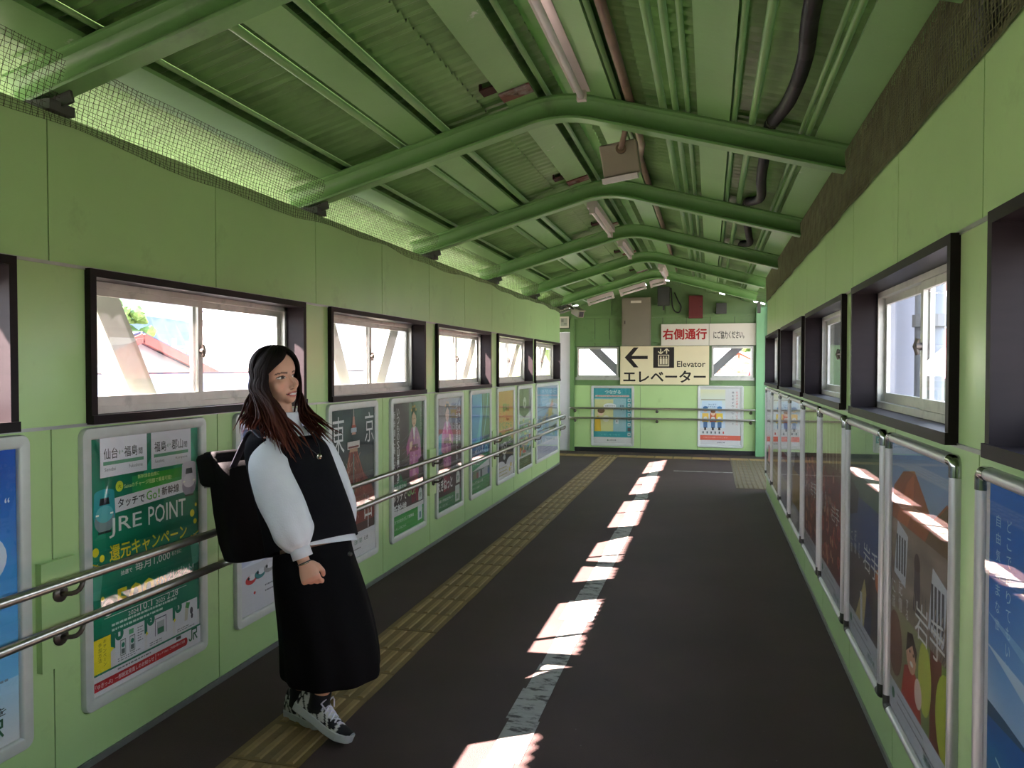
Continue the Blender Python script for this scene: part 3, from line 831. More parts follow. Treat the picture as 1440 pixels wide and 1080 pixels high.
    A.text('500', .20 * w, .300 * h, .34 * w, .088 * h, Y, .03); A.text('ポイント', .555 * w, .325 * h, .10 * w, .055 * h, Y, .01); A.text('プレゼント!', .665 * w, .345 * h, .27 * w, .040 * h, W, .008)
    A.rect(.10 * w, .288 * h, .76 * w, .0022 * h, W)
    A.text('2024', .30 * w, .262 * h, .09 * w, .018 * h, W, 0); A.text('10.1', .405 * w, .262 * h, .11 * w, .030 * h, W, 0); A.text('2025', .55 * w, .262 * h, .09 * w, .018 * h, W, 0); A.text('2.28', .66 * w, .262 * h, .11 * w, .030 * h, W, 0)
    r = random.Random(5)
    fake_lines(A, .16 * w, .247 * h, .70 * w, 2, .020 * h, .009 * h, (196, 220, 206), r)
    # the three step panels
    for i, (x, ww) in enumerate(((.185, .255), (.465, .245), (.735, .235))):
        A.rect(x * w, .090 * h + .02 * i * 0, ww * w, .125 * h, (216, 216, 220)); A.ell((x + .035) * w, .205 * h, .036 * w, .025 * h, GRN); A.text(str(i + 1), (x + .026) * w, .196 * h, .018 * w, .018 * h, W, .02)
        fake_lines(A, (x + .02) * w, .103 * h, (ww - .05) * w, 2, .009 * h, .004 * h, (130, 130, 134), r)
    for x in (.225, .305): A.rect(x * w, .112 * h, .048 * w, .066 * h, (120, 126, 126)); A.rect((x + .005) * w, .116 * h, .038 * w, .058 * h, (200, 204, 204)); A.ell((x + .024) * w, .155 * h, .014 * w, .010 * h, GRN); A.rect((x + .01) * w, .120 * h, .028 * w, .02 * h, (90, 100, 100))
    A.rect(.30 * w, .185 * h, .04 * w, .02 * h, (96, 170, 120)); fake_lines(A, .375 * w, .195 * h, .055 * w, 6, .011 * h, .004 * h, (120, 120, 124), r)
    A.rect(.535 * w, .125 * h, .11 * w, .075 * h, (70, 70, 90)); A.rect(.540 * w, .120 * h, .10 * w, .076 * h, (216, 216, 220)); A.rect(.555 * w, .128 * h, .07 * w, .055 * h, (170, 176, 176)); A.rect(.56 * w, .130 * h, .06 * w, .025 * h, (60, 130, 96))
    A.poly([(.83 * w, .13 * h), (.86 * w, .13 * h), (.875 * w, .19 * h), (.84 * w, .20 * h)], (196, 190, 170)); A.poly([(.84 * w, .19 * h), (.875 * w, .18 * h), (.89 * w, .205 * h), (.85 * w, .212 * h)], (70, 150, 80)); A.ell(.905 * w, .165 * h, .016 * w, .016 * h, (80, 76, 84)); A.ell(.91 * w, .14 * h, .012 * w, .012 * h, (70, 66, 74))
    for x in (.452, .722): A.poly([(x * w, .145 * h), ((x + .02) * w, .155 * h), (x * w, .165 * h)], Y)
    A.rect(0, .085 * h, .145 * w, .135 * h, Y); A.poly([(.145 * w, .15 * h), (.175 * w, .16 * h), (.145 * w, .17 * h)], Y); A.vtext('キャンペーン', .085 * w, .212 * h, .016, (110, 110, 30), .0, 1.1); A.vtext('参加方法', .045 * w, .205 * h, .018, (110, 110, 30), .0, 1.1)
    A.rect(0, 0, w, .078 * h, (214, 212, 216)); A.rect(0, .078 * h, w, .008 * h, GRN)
    fake_lines(A, .20 * w, .064 * h, .48 * w, 1, .01, .006 * h, (120, 120, 122), r); A.rect(.74 * w, .062 * h, .05 * w, .014 * h, (60, 70, 66))
    A.rect(0, .018 * h, .84 * w, .036 * h, (176, 22, 34)); A.ell(.84 * w, .036 * h, .018 * w, .018 * h, (176, 22, 34)); A.text('「ゆきっぷ」一部設定見直しのお知らせ', .02 * w, .026 * h, .50 * w, .019 * h, (226, 210, 210), .006); A.rect(.535 * w, .022 * h, .003 * w, .028 * h, (226, 210, 210)); A.text('「タッチでGo!」ご利用の際のご注意', .55 * w, .034 * h, .28 * w, .012 * h, (226, 210, 210), 0)
    jr(A, .875 * w, .025 * h, .052)
def art_train(A):
    w, h = A.w, A.h; r = random.Random(9)
    A.grad(0, .25 * h, w, .75 * h, lambda u, v: mix((150, 164, 206), (222, 224, 234), nz(3 * u, 5 * v)), 10, 16)
    for i in range(6):
        for j in range(2): A.rect((.06 + .1 * j) * w, (.90 - .08 * i) * h, .085 * w, .06 * h, (74, 96, 150))
    A.text('新幹線', .06 * w, .34 * h, .30 * w, .12 * h, (66, 84, 140), .02); A.text('旅へ', .45 * w, .40 * h, .3 * w, .12 * h, (120, 60, 130), .02)
    A.poly([(.35 * w, .25 * h), (.95 * w, .62 * h), (1.0 * w, .62 * h), (1.0 * w, .25 * h)], (176, 172, 200)); A.poly([(0, .25 * h), (.5 * w, .30 * h), (.8 * w, .46 * h), (.3 * w, .25 * h)], (222, 226, 236))
    A.text('つながる', .52 * w, .30 * h, .34 * w, .05 * h, (190, 40, 60), .02)
    A.rect(0, 0, w, .25 * h, (206, 206, 212))
    for i, c in enumerate(((190, 60, 60), (60, 130, 130), (150, 150, 150), (70, 66, 110))):
        x = (.10 + .13 * i) * w; A.ell(x + .05 * w, (.175 + .012 * i) * h, .075 * w, .024 * h, c, 16); A.ell(x + .07 * w, (.186 + .012 * i) * h, .05 * w, .016 * h, (220, 222, 226), 14); A.ell(x + .02 * w, (.185 + .012 * i) * h, .015 * w, .008 * h, (30, 32, 40), 10)
    A.ell(.70 * w, .20 * h, .07 * w, .045 * h, (40, 44, 48), 20); A.ell(.70 * w, .20 * h, .055 * w, .035 * h, (206, 206, 212), 20); A.line(.67 * w, .20 * h, .69 * w, .185 * h, .008, (40, 44, 48)); A.line(.69 * w, .185 * h, .735 * w, .22 * h, .008, (40, 44, 48))
    fake_lines(A, .35 * w, .11 * h, .5 * w, 2, .03 * h, .008 * h, (110, 110, 120), r); A.ell(.2 * w, .1 * h, .01, .008, (200, 60, 60), 8)
def art_tokyo(A):
    w, h = A.w, A.h; W = (226, 228, 226); r = random.Random(4)
    A.grad(0, .20 * h, w, .80 * h, lambda u, v: mix((40, 44, 48), (84, 104, 96), nz(4 * u, 6 * v, 2) * v + .2), 12, 18)
    A.grad(0, .16 * h, w, .22 * h, lambda u, v: mix((96, 70, 58), (60, 48, 46), nz(9 * u, 5 * v)), 12, 5)
    # red lattice tower seen from below
    A.poly([(.40 * w, .72 * h), (.58 * w, .72 * h), (.66 * w, .60 * h), (.92 * w, .47 * h), (w, .40 * h), (w, .22 * h), (0, .22 * h), (0, .40 * h), (.16 * w, .48 * h), (.34 * w, .60 * h)], (128, 66, 54))
    for i in range(26):
        z = (.24 + .018 * i) * h; t = i / 26; hw = (.5 - .40 * t ** .7) * w
        for k in range(max(3, int(12 * (1 - t)) + 3)):
            x = .49 * w + r.uniform(-hw, hw); A.line(x, z, x + r.uniform(-.05, .05) * w, z + .03 * h, .004, r.choice(((186, 110, 92), (70, 40, 40), (206, 170, 150), (150, 70, 60))))
    A.line(.42 * w, .72 * h, .30 * w, .50 * h, .01, (172, 90, 72)); A.line(.56 * w, .72 * h, .74 * w, .52 * h, .01, (172, 90, 72)); A.line(.49 * w, .70 * h, .49 * w, .30 * h, .014, (110, 140, 130))
    A.rect(.35 * w, .735 * h, .28 * w, .05 * h, (212, 206, 200)); A.rect(.40 * w, .715 * h, .18 * w, .025 * h, (190, 150, 120)); A.rect(.37 * w, .742 * h, .24 * w, .012 * h, (120, 60, 50))
    A.poly([(.45 * w, .83 * h), (.54 * w, .83 * h), (.515 * w, .95 * h), (.475 * w, .95 * h)], (196, 150, 130)); A.rect(.43 * w, .845 * h, .13 * w, .03 * h, (180, 196, 206)); A.rect(.45 * w, .875 * h, .09 * w, .018 * h, (170, 80, 60)); A.rect(.488 * w, .95 * h, .014 * w, .05 * h, (200, 190, 180))
    A.text('東', .03 * w, .72 * h, .25 * w, .24 * h, W, -.004); A.text('京', .76 * w, .76 * h, .22 * w, .21 * h, W, -.004); A.text('中', .74 * w, .17 * h, .18 * w, .22 * h, W, -.006)
    A.text('心', .04 * w, .20 * h, .2 * w, .15 * h, W, -.006)
    A.rect(0, 0, w, .165 * h, (212, 212, 214)); A.text('日帰り 東京', .50 * w, .085 * h, .18 * w, .035 * h, (60, 120, 90), .01); A.text('えき', .72 * w, .09 * h, .1 * w, .03 * h, (60, 60, 60)); fake_lines(A, .42 * w, .05 * h, .25 * w, 1, .01, .008 * h, (120, 120, 120), r)
def kimono(A, cx, z0, s, mir=1):
    """a woman in a pink kimono, head to hem, loosely painted"""
    P = lambda pts: [(cx + mir * x * s, z0 + z * s) for x, z in pts]
    A.poly(P([(-.20, .10), (.22, .10), (.20, .55), (.26, .78), (.14, .92), (-.10, .92), (-.24, .74), (-.20, .50)]), (178, 104, 150))
    A.poly(P([(.12, .90), (.30, .72), (.34, .40), (.22, .36), (.16, .60)]), (190, 122, 168)); A.poly(P([(-.16, .86), (-.34, .62), (-.30, .46), (-.12, .58)]), (168, 92, 136))
    A.poly(P([(-.06, .94), (.02, .66), (.08, .94)]), (226, 214, 220)); A.poly(P([(-.19, .52), (.20, .52), (.19, .63), (-.19, .63)]), (120, 60, 80)); A.poly(P([(-.06, .10), (.08, .10), (.05, .5), (-.02, .5)]), (206, 150, 176)); A.poly(P([(-.02, .10), (.10, -.35), (.22, -.35), (.18, .10)]), (140, 30, 50)); A.poly(P([(-.20, .10), (-.10, -.35), (.06, -.35), (.02, .10)]), (110, 26, 44))
    A.ell(cx + mir * .01 * s, z0 + 1.07 * s, .105 * s, .14 * s, (214, 176, 150), 20)
    A.poly(P([(-.13, 1.02), (-.13, 1.15), (-.06, 1.25), (.06, 1.26), (.13, 1.18), (.13, 1.02), (.09, 1.12), (0, 1.19), (-.09, 1.12)]), (40, 28, 26)); A.rect(cx - .03 * s, z0 + .92 * s, .07 * s, .05 * s, (206, 166, 140))
    for x, z in ((-.10, 1.22), (-.04, 1.27), (.04, 1.28), (.10, 1.22)): A.ell(cx + mir * x * s, z0 + z * s, .03 * s, .025 * s, (196, 150, 70), 8)
    A.ell(cx - .035 * s, z0 + 1.07 * s, .016 * s, .008 * s, (50, 30, 28), 8); A.ell(cx + .05 * s, z0 + 1.07 * s, .016 * s, .008 * s, (50, 30, 28), 8); A.ell(cx + .01 * s, z0 + .99 * s, .022 * s, .010 * s, (190, 60, 60), 8)
    r = random.Random(int(cx * 1000))
    for i in range(26): A.ell(cx + mir * r.uniform(-.2, .22) * s, z0 + r.uniform(.12, .85) * s, .018 * s, .016 * s, r.choice(((226, 190, 214), (140, 70, 120), (220, 180, 120))), 7)
    A.poly(P([(-.22, .52), (-.08, .60), (-.06, .70), (-.18, .68)]), (216, 178, 156))
def art_kimono1(A):
    w, h = A.w, A.h; W = (222, 222, 218)
    A.grad(0, .18 * h, w, .82 * h, lambda u, v: mix((58, 48, 46), (124, 122, 108), nz(3 * u, 6 * v, 4) * (.2 + v)), 10, 18)
    for i in range(5): A.line(.3 * w, (.5 + .05 * i) * h, .75 * w, (.56 + .06 * i) * h, .006, (104, 108, 104))
    kimono(A, .68 * w, .36 * h, .46)
    A.vtext('いつものSuicaで', .14 * w, .97 * h, .062, W, .004, .98, .8); A.vtext('新幹線に乗れる', .02 * w, .95 * h, .062, W, .008, 1.05, .8); A.vtext('新しい旅へ', .90 * w, .95 * h, .036, (180, 176, 170), .0)
    A.rect(.02 * w, .33 * h, .42 * w, .06 * h, (70, 140, 96)); A.poly([(.16 * w, .38 * h), (.34 * w, .38 * h), (.25 * w, .46 * h)], (40, 110, 70)); A.text('自由席でも', .05 * w, .345 * h, .36 * w, .03 * h, W)
    A.text('タッチで', .01 * w, .245 * h, .42 * w, .085 * h, W, .03); A.text('GO!', .46 * w, .255 * h, .26 * w, .085 * h, (150, 190, 120), .03); A.text('新幹線', .01 * w, .145 * h, .42 * w, .088 * h, W, .03)
    A.rect(0, 0, w, .145 * h, (60, 150, 72)); A.text('スマホをかざして新幹線', .06 * w, .085 * h, .6 * w, .028 * h, W, .004); A.text('くわしくはこちら', .06 * w, .035 * h, .35 * w, .02 * h, W, 0)
    A.rect(.80 * w, .03 * h, .15 * w, .12 * h, (206, 216, 220)); A.rect(.85 * w, .045 * h, .06 * w, .05 * h, (90, 130, 150)); A.ell(.89 * w, .24 * h, .07 * w, .05 * h, (196, 204, 196)); A.rect(.82 * w, .19 * h, .14 * w, .05 * h, (196, 204, 196)); A.text('駅', .855 * w, .215 * h, .07 * w, .035 * h, (50, 110, 80))
def art_kimono2(A):
    w, h = A.w, A.h; W = (222, 222, 218)
    A.grad(0, .10 * h, w, .90 * h, lambda u, v: mix((54, 36, 36), (126, 118, 108), nz(3 * u, 6 * v, 9) * (.2 + v)), 10, 18)
    A.ell(.45 * w, 1.0 * h, .5 * w, .08 * h, (146, 134, 124)); A.poly([(0, .46 * h), (.24 * w, .52 * h), (.24 * w, .70 * h), (0, .66 * h)], (96, 160, 176))
    kimono(A, .42 * w, .33 * h, .48, -1)
    A.vtext('いつものSuicaで', .78 * w, .98 * h, .060, W, .004, .98, .8); A.vtext('新幹線に乗れる', .90 * w, .96 * h, .050, W, .008, 1.05, .7)
    A.text('えきねっと', .02 * w, .175 * h, .60 * w, .105 * h, W, .035); A.ell(.86 * w, .25 * h, .08 * w, .06 * h, (196, 204, 196)); A.rect(.78 * w, .19 * h, .16 * w, .06 * h, (196, 204, 196)); A.text('駅', .82 * w, .215 * h, .08 * w, .04 * h, (50, 110, 80))
    A.rect(0, 0, w, .125 * h, (40, 118, 78)); A.text('列車の予約はえきねっと', .05 * w, .072 * h, .6 * w, .03 * h, W, .004); A.text('くわしくはこちら', .06 * w, .03 * h, .35 * w, .02 * h, W, 0); A.rect(.74 * w, .02 * h, .19 * w, .15 * h, (196, 204, 196)); A.rect(.78 * w, .04 * h, .1 * w, .05 * h, (120, 150, 130))
def art_earth(A):
    w, h = A.w, A.h; W = (222, 224, 222)
    A.grad(0, .30 * h, w, .70 * h, lambda u, v: mix((34, 92, 170), (70, 166, 214), nz(2 * u, 3 * v) * .6 + .4 * u * v), 10, 14)
    A.ell(-.15 * w, .60 * h, .62 * w, .30 * h, (44, 120, 190), 30); A.poly([(.30 * w, .45 * h), (.62 * w, 1.0 * h), (.74 * w, 1.0 * h), (.42 * w, .45 * h)], (110, 186, 220)); A.poly([(.2 * w, .45 * h), (.36 * w, .45 * h), (.52 * w, .70 * h), (.48 * w, .70 * h)], (84, 168, 200))
    A.grad(.60 * w, .48 * h, .40 * w, .52 * h, lambda u, v: mix((36, 70, 92), (30, 96, 90), u + nz(4 * u, 5 * v) - .5), 5, 8); [A.line((.62 + .30 * math.sin(k * .12)) * w, (.48 + .045 * k) * h, (.62 + .30 * math.sin((k + 1) * .12)) * w, (.48 + .045 * (k + 1)) * h, .012, (150, 206, 230)) for k in range(12)]; [A.line((.44 + .26 * math.sin(k * .12)) * w, (.48 + .045 * k) * h, (.44 + .26 * math.sin((k + 1) * .12)) * w, (.48 + .045 * (k + 1)) * h, .008, (120, 190, 222)) for k in range(12)]
    A.grad(0, .36 * h, w, .12 * h, lambda u, v: mix((30, 58, 100), (46, 110, 160), v), 4, 4)
    A.text('ふくしま', .22 * w, .40 * h, .44 * w, .07 * h, W, .02); A.ell(.82 * w, .41 * h, .09 * w, .05 * h, (150, 200, 206)); A.ell(.82 * w, .41 * h, .06 * w, .034 * h, (60, 130, 160))
    A.poly([(0, .22 * h), (w, .30 * h), (w, .37 * h), (.6 * w, .38 * h), (0, .31 * h)], (36, 138, 84)); A.text('ディスカバー', .12 * w, .27 * h, .5 * w, .05 * h, W, .01)
    A.rect(0, .14 * h, w, .085 * h, (90, 116, 96)); r = random.Random(2)
    for i in range(10): A.rect(.1 * w * i, .14 * h, .095 * w, r.uniform(.05, .085) * h, r.choice(((60, 90, 130), (130, 70, 60), (120, 130, 90), (50, 60, 56), (170, 176, 176))))
    A.rect(0, 0, w, .14 * h, (34, 128, 76)); A.text('のってたのしい旅', .08 * w, .085 * h, .55 * w, .03 * h, W); A.text('くわしくは駅へ', .08 * w, .035 * h, .4 * w, .025 * h, W, 0)
def art_orange(A):
    w, h = A.w, A.h
    A.grad(0, .40 * h, w, .60 * h, lambda u, v: mix((190, 124, 66), (206, 156, 74), nz(3 * u, 4 * v)), 6, 10); A.text('福島の', .32 * w, .76 * h, .40 * w, .10 * h, (70, 130, 56), .03); A.text('らうめん', .12 * w, .64 * h, .70 * w, .12 * h, (206, 96, 40), .02); A.text('食べに', .10 * w, .56 * h, .34 * w, .10 * h, (50, 120, 66), .02); A.text('行こう', .48 * w, .50 * h, .42 * w, .14 * h, (40, 116, 60), .02)
    A.ell(.16 * w, .44 * h, .14 * w, .10 * h, (46, 130, 80)); A.ell(.15 * w, .45 * h, .09 * w, .06 * h, (190, 140, 70)); A.rect(0, .16 * h, w, .26 * h, (44, 42, 40)); A.poly([(.1 * w, .42 * h), (.9 * w, .42 * h), (.78 * w, .52 * h), (.3 * w, .50 * h)], (46, 42, 40)); A.ell(.5 * w, .20 * h, .44 * w, .07 * h, (44, 42, 40)); A.ell(.78 * w, .47 * h, .10 * w, .018 * h, (206, 206, 200))
    A.ell(.44 * w, .34 * h, .15 * w, .075 * h, (200, 200, 196)); A.ell(.44 * w, .34 * h, .11 * w, .055 * h, (44, 42, 40)); A.ell(.44 * w, .34 * h, .05 * w, .025 * h, (200, 200, 196)); A.text('の', .20 * w, .34 * h, .12 * w, .06 * h, (206, 206, 200), .02); A.text('と', .70 * w, .38 * h, .14 * w, .06 * h, (206, 206, 200), .02); A.ell(.42 * w, .235 * h, .07 * w, .03 * h, (190, 190, 186))
    A.rect(0, 0, w, .15 * h, (206, 206, 206)); A.ell(.15 * w, .15 * h, .3 * w, .05 * h, (206, 206, 206)); A.ell(.85 * w, .15 * h, .3 * w, .07 * h, (206, 206, 206)); r = random.Random(8)
    fake_lines(A, .1 * w, .115 * h, .7 * w, 3, .04 * h, .012 * h, (150, 146, 80), r); A.ell(.84 * w, .12 * h, .05 * w, .025 * h, (200, 180, 60)); A.ell(.76 * w, .07 * h, .05 * w, .025 * h, (200, 190, 60))
def art_dark(A):
    w, h = A.w, A.h; r = random.Random(6)
    A.grad(0, .12 * h, w, .88 * h, lambda u, v: mix((150, 176, 172), (120, 126, 120), nz(5 * u, 8 * v)), 8, 14); A.poly([(0, .72 * h), (.12 * w, h), (.88 * w, h), (w, .72 * h), (.7 * w, .68 * h), (.3 * w, .68 * h)], (58, 60, 54)); A.ell(.5 * w, .72 * h, .30 * w, .10 * h, (48, 50, 46)); A.ell(.5 * w, .82 * h, .12 * w, .075 * h, (196, 198, 190)); A.ell(.5 * w, .81 * h, .05 * w, .03 * h, (70, 72, 66))
    A.poly([(0, .70 * h), (.3 * w, .66 * h), (.5 * w, .63 * h), (.7 * w, .67 * h), (w, .70 * h), (w, .60 * h), (0, .60 * h)], (206, 210, 206))
    for i in range(60): A.ell(r.uniform(.03, .97) * w, r.uniform(.14, .60) * h, r.uniform(.03, .09) * w, r.uniform(.012, .03) * h, r.choice(((70, 130, 90), (196, 90, 80), (210, 214, 210), (90, 150, 170), (60, 110, 70), (206, 190, 120))), 10)
    A.ell(.62 * w, .50 * h, .2 * w, .02 * h, (150, 210, 210)); A.text('会津', .28 * w, .27 * h, .5 * w, .08 * h, (206, 130, 130), .02); A.poly([(.1 * w, .16 * h), (.2 * w, .16 * h), (.26 * w, .26 * h), (.14 * w, .26 * h)], (200, 140, 70)); A.rect(0, .12 * h, w, .03 * h, (196, 200, 196)); A.rect(0, 0, w, .125 * h, (30, 78, 52)); A.text('のんびり列車旅', .1 * w, .05 * h, .7 * w, .035 * h, (120, 150, 120), 0)
def art_map(A):
    w, h = A.w, A.h; r = random.Random(12)
    A.grad(0, .2 * h, w, .8 * h, lambda u, v: mix((120, 150, 172), (160, 178, 196), nz(4 * u, 6 * v)), 10, 12); A.rect(.18 * w, .72 * h, .52 * w, .24 * h, (150, 190, 216)); A.text('仙台圏', .26 * w, .82 * h, .3 * w, .07 * h, (214, 226, 232), .02); A.text('路線図', .26 * w, .75 * h, .26 * w, .05 * h, (214, 226, 232), .01); A.line(.16 * w, .72 * h, .14 * w, .98 * h, .012, (60, 76, 96)); A.line(.70 * w, .74 * h, .73 * w, .96 * h, .012, (60, 76, 96))
    A.poly([(.15 * w, .48 * h), (.48 * w, .62 * h), (.70 * w, .76 * h), (.78 * w, .70 * h), (.70 * w, .55 * h), (.35 * w, .50 * h)], (170, 150, 90)); A.poly([(.6 * w, .68 * h), (.74 * w, .8 * h), (.80 * w, .70 * h)], (200, 140, 110)); A.line(.05 * w, .66 * h, .9 * w, .70 * h, .01, (80, 96, 110)); A.poly([(.05 * w, .44 * h), (.5 * w, .46 * h), (.3 * w, .49 * h)], (210, 218, 220))
    for i in range(40): A.rect(r.uniform(.02, .8) * w, r.uniform(.18, .58) * h, r.uniform(.03, .12) * w, r.uniform(.02, .06) * h, r.choice(((84, 110, 140), (150, 160, 120), (186, 196, 204), (96, 120, 100), (170, 150, 140), (110, 130, 160))))
    A.poly([(.55 * w, .30 * h), (.95 * w, .36 * h), (.95 * w, .42 * h), (.6 * w, .38 * h)], (60, 100, 84)); A.rect(0, 0, w, .18 * h, (186, 192, 204)); A.line(.18 * w, .06 * h, .2 * w, .3 * h, .012, (56, 70, 100)); fake_lines(A, .3 * w, .14 * h, .5 * w, 3, .04 * h, .01 * h, (140, 146, 160), r)
def art_sea(A):
    w, h = A.w, A.h; W = (226, 232, 236)
    A.grad(0, .42 * h, w, .58 * h, lambda u, v: mix((206, 218, 230), (28, 104, 186), v * 1.5 + .25 * math.sin(5 * u + 3 * v)), 10, 18); A.poly([(0, .60 * h), (.5 * w, .52 * h), (w, .47 * h), (w, .52 * h), (.4 * w, .58 * h)], (176, 200, 222)); A.poly([(0, .68 * h), (.7 * w, .58 * h), (w, .60 * h), (.3 * w, .66 * h)], (120, 168, 212))
    A.grad(0, .12 * h, w, .32 * h, lambda u, v: mix((60, 160, 180), (20, 92, 160), v + .2 * nz(6 * u, 9 * v)), 10, 10); A.poly([(0, 0), (w, 0), (w, .10 * h), (.5 * w, .13 * h), (.2 * w, .20 * h), (0, .24 * h)], (58, 92, 48)); A.poly([(0, 0), (.3 * w, 0), (.12 * w, .06 * h), (0, .08 * h)], (196, 170, 110)); A.line(.12 * w, .34 * h, .40 * w, .28 * h, .006, (190, 214, 220))
    A.poly([(0, .42 * h), (.5 * w, .44 * h), (.2 * w, .455 * h), (0, .46 * h)], (40, 80, 110))
    A.vtext('どこで降りてもいい', .20 * w, .93 * h, .030, (170, 206, 230), .0, 1.35); A.vtext('自由気ままな旅', .10 * w, .93 * h, .030, (170, 206, 230), .0, 1.35)
    A.rect(0, 0, .035 * w, h, (206, 206, 208))
def iwate(A, sc, z, small=True):
    w, h = A.w, A.h; W = (224, 224, 222)
    A.text('岩手', .46 * w, z * h, .44 * w * sc, .125 * h * sc, W, -.004)
    if small: A.vtext('記憶', .16 * w, (z + .13) * h, .055, W, -.004); A.vtext('に旅', .03 * w, (z + .11) * h, .052, W, -.006); A.vtext('する', .30 * w, (z + .09) * h, .036, W, -.004)
def strip_bottom(A, hh=.13):
    w, h = A.w, A.h; A.rect(0, 0, w, hh * h, (200, 204, 212)); r = random.Random(1); fake_lines(A, .15 * w, hh * .7 * h, .7 * w, 2, .03 * h, .007 * h, (130, 134, 140), r); A.ell(.08 * w, hh * .6 * h, .03 * w, .02 * h, (50, 120, 90)); A.text('岩手県', .62 * w, .02 * h, .2 * w, .025 * h, (70, 120, 110))
def art_iwate1(A):
    w, h = A.w, A.h; r = random.Random(21)
    A.grad(0, .70 * h, w, .30 * h, lambda u, v: mix((150, 168, 186), (112, 144, 184), v), 4, 6); A.poly([(0, .70 * h), (.04 * w, .84 * h), (.22 * w, .91 * h), (.42 * w, .93 * h), (.58 * w, .86 * h), (.70 * w, .80 * h), (.90 * w, .88 * h), (w, .86 * h), (w, .68 * h)], (150, 86, 44)); A.poly([(.6 * w, .72 * h), (.72 * w, .80 * h), (.9 * w, .87 * h), (w, .85 * h), (w, .66 * h)], (104, 84, 50)); A.poly([(.1 * w, .72 * h), (.3 * w, .88 * h), (.42 * w, .92 * h), (.40 * w, .80 * h), (.3 * w, .72 * h)], (176, 100, 50))
    A.grad(0, .36 * h, w, .36 * h, lambda u, v: mix((86, 76, 66), (176, 158, 140), nz(4 * u, 7 * v, 3)), 10, 12)
    for (x, z) in ((.06, .52), (.66, .46)):
        A.poly([(x * w, z * h), ((x + .06) * w, (z + .20) * h), ((x + .26) * w, (z + .17) * h), ((x + .22) * w, (z - .02) * h)], (196, 202, 210))
        for k in range(4): A.rect((x + .04 + .05 * k) * w, (z + .02) * h, .03 * w, .13 * h, (52, 56, 60))
    A.ell(.48 * w, .62 * h, .05 * w, .04 * h, (60, 40, 34)); A.poly([(.42 * w, .46 * h), (.54 * w, .46 * h), (.53 * w, .60 * h), (.44 * w, .60 * h)], (66, 56, 60))
    for i in range(14): A.line((.5 + .03 * i) * w, .40 * h, (.42 + .05 * i) * w, .54 * h, .006, r.choice(((150, 136, 120), (90, 84, 78))))
    A.grad(0, .10 * h, w, .30 * h, lambda u, v: mix((150, 140, 120), (120, 150, 70), u), 6, 6); A.rect(.70 * w, .10 * h, .16 * w, .30 * h, (110, 56, 40)); A.ell(.92 * w, .24 * h, .14 * w, .14 * h, (176, 190, 66)); A.ell(.62 * w, .28 * h, .10 * w, .12 * h, (186, 196, 80))
    A.poly([(.22 * w, .10 * h), (.58 * w, .10 * h), (.55 * w, .22 * h), (.42 * w, .27 * h), (.28 * w, .23 * h)], (176, 66, 52)); A.ell(.40 * w, .295 * h, .085 * w, .062 * h, (212, 162, 134)); A.poly([(.31 * w, .29 * h), (.33 * w, .36 * h), (.42 * w, .375 * h), (.50 * w, .33 * h), (.48 * w, .29 * h), (.42 * w, .335 * h)], (56, 34, 28)); A.ell(.52 * w, .20 * h, .06 * w, .05 * h, (226, 200, 190)); A.ell(.10 * w, .26 * h, .14 * w, .12 * h, (120, 84, 66))
    A.ell(.38 * w, .305 * h, .012 * w, .006 * h, (60, 36, 30), 8); A.ell(.44 * w, .305 * h, .012 * w, .006 * h, (60, 36, 30), 8); A.ell(.41 * w, .268 * h, .03 * w, .009 * h, (230, 226, 220), 8)
    iwate(A, 1.0, .385); strip_bottom(A, .115)
def art_iwate2(A):
    w, h = A.w, A.h; r = random.Random(22)
    A.grad(0, .55 * h, w, .45 * h, lambda u, v: mix((58, 84, 80), (120, 146, 112), nz(3 * u, 3 * v, 5) * (.3 + u)), 8, 8); A.grad(0, .38 * h, w, .30 * h, lambda u, v: mix((36, 66, 130), (70, 90, 120), abs(u - .6) + v * .6), 8, 8); A.grad(0, .10 * h, w, .32 * h, lambda u, v: mix((90, 78, 66), (60, 60, 70), nz(5 * u, 5 * v)), 8, 8)
    A.poly([(.2 * w, .10 * h), (.5 * w, .34 * h), (.62 * w, .22 * h), (.5 * w, .10 * h)], (196, 180, 120)); A.poly([(.48 * w, .10 * h), (.68 * w, .10 * h), (.72 * w, .24 * h), (.56 * w, .28 * h)], (44, 60, 92)); A.line(.42 * w, .10 * h, .40 * w, .26 * h, .05, (214, 216, 220)); A.ell(.88 * w, .40 * h, .08 * w, .05 * h, (196, 112, 60))
    A.poly([(0, .56 * h), (.25 * w, .60 * h), (.3 * w, .70 * h), (0, .74 * h)], (50, 58, 54))
    iwate(A, .95, .385); strip_bottom(A, .12)
def art_iwate3(A, seed=23):
    w, h = A.w, A.h; r = random.Random(seed)
    A.grad(0, .10 * h, w, .90 * h, lambda u, v: mix((84, 36, 34), (120, 60, 52), nz(6 * u, 9 * v, seed)), 8, 14); A.grad(0, .66 * h, w, .34 * h, lambda u, v: mix((110, 80, 60), (176, 176, 140), v * nz(5 * u, 2 * v) * 1.8), 8, 6)
    for i in range(5): A.line((.2 + .15 * i) * w, .72 * h, (.15 + .17 * i) * w, .98 * h, .02, (196, 190, 160))
    for i in range(70):
        x = r.uniform(.05, .95) * w; z = r.uniform(.14, .66) * h; q = r.uniform(.03, .08) * w
        A.ell(x, z, q, q * .8, r.choice(((150, 50, 44), (176, 84, 66), (110, 36, 36), (200, 130, 100), (90, 40, 36))), 12); A.ell(x, z, q * .5, q * .4, r.choice(((206, 150, 120), (120, 40, 40))), 10)
    iwate(A, .8, .42); strip_bottom(A, .12)
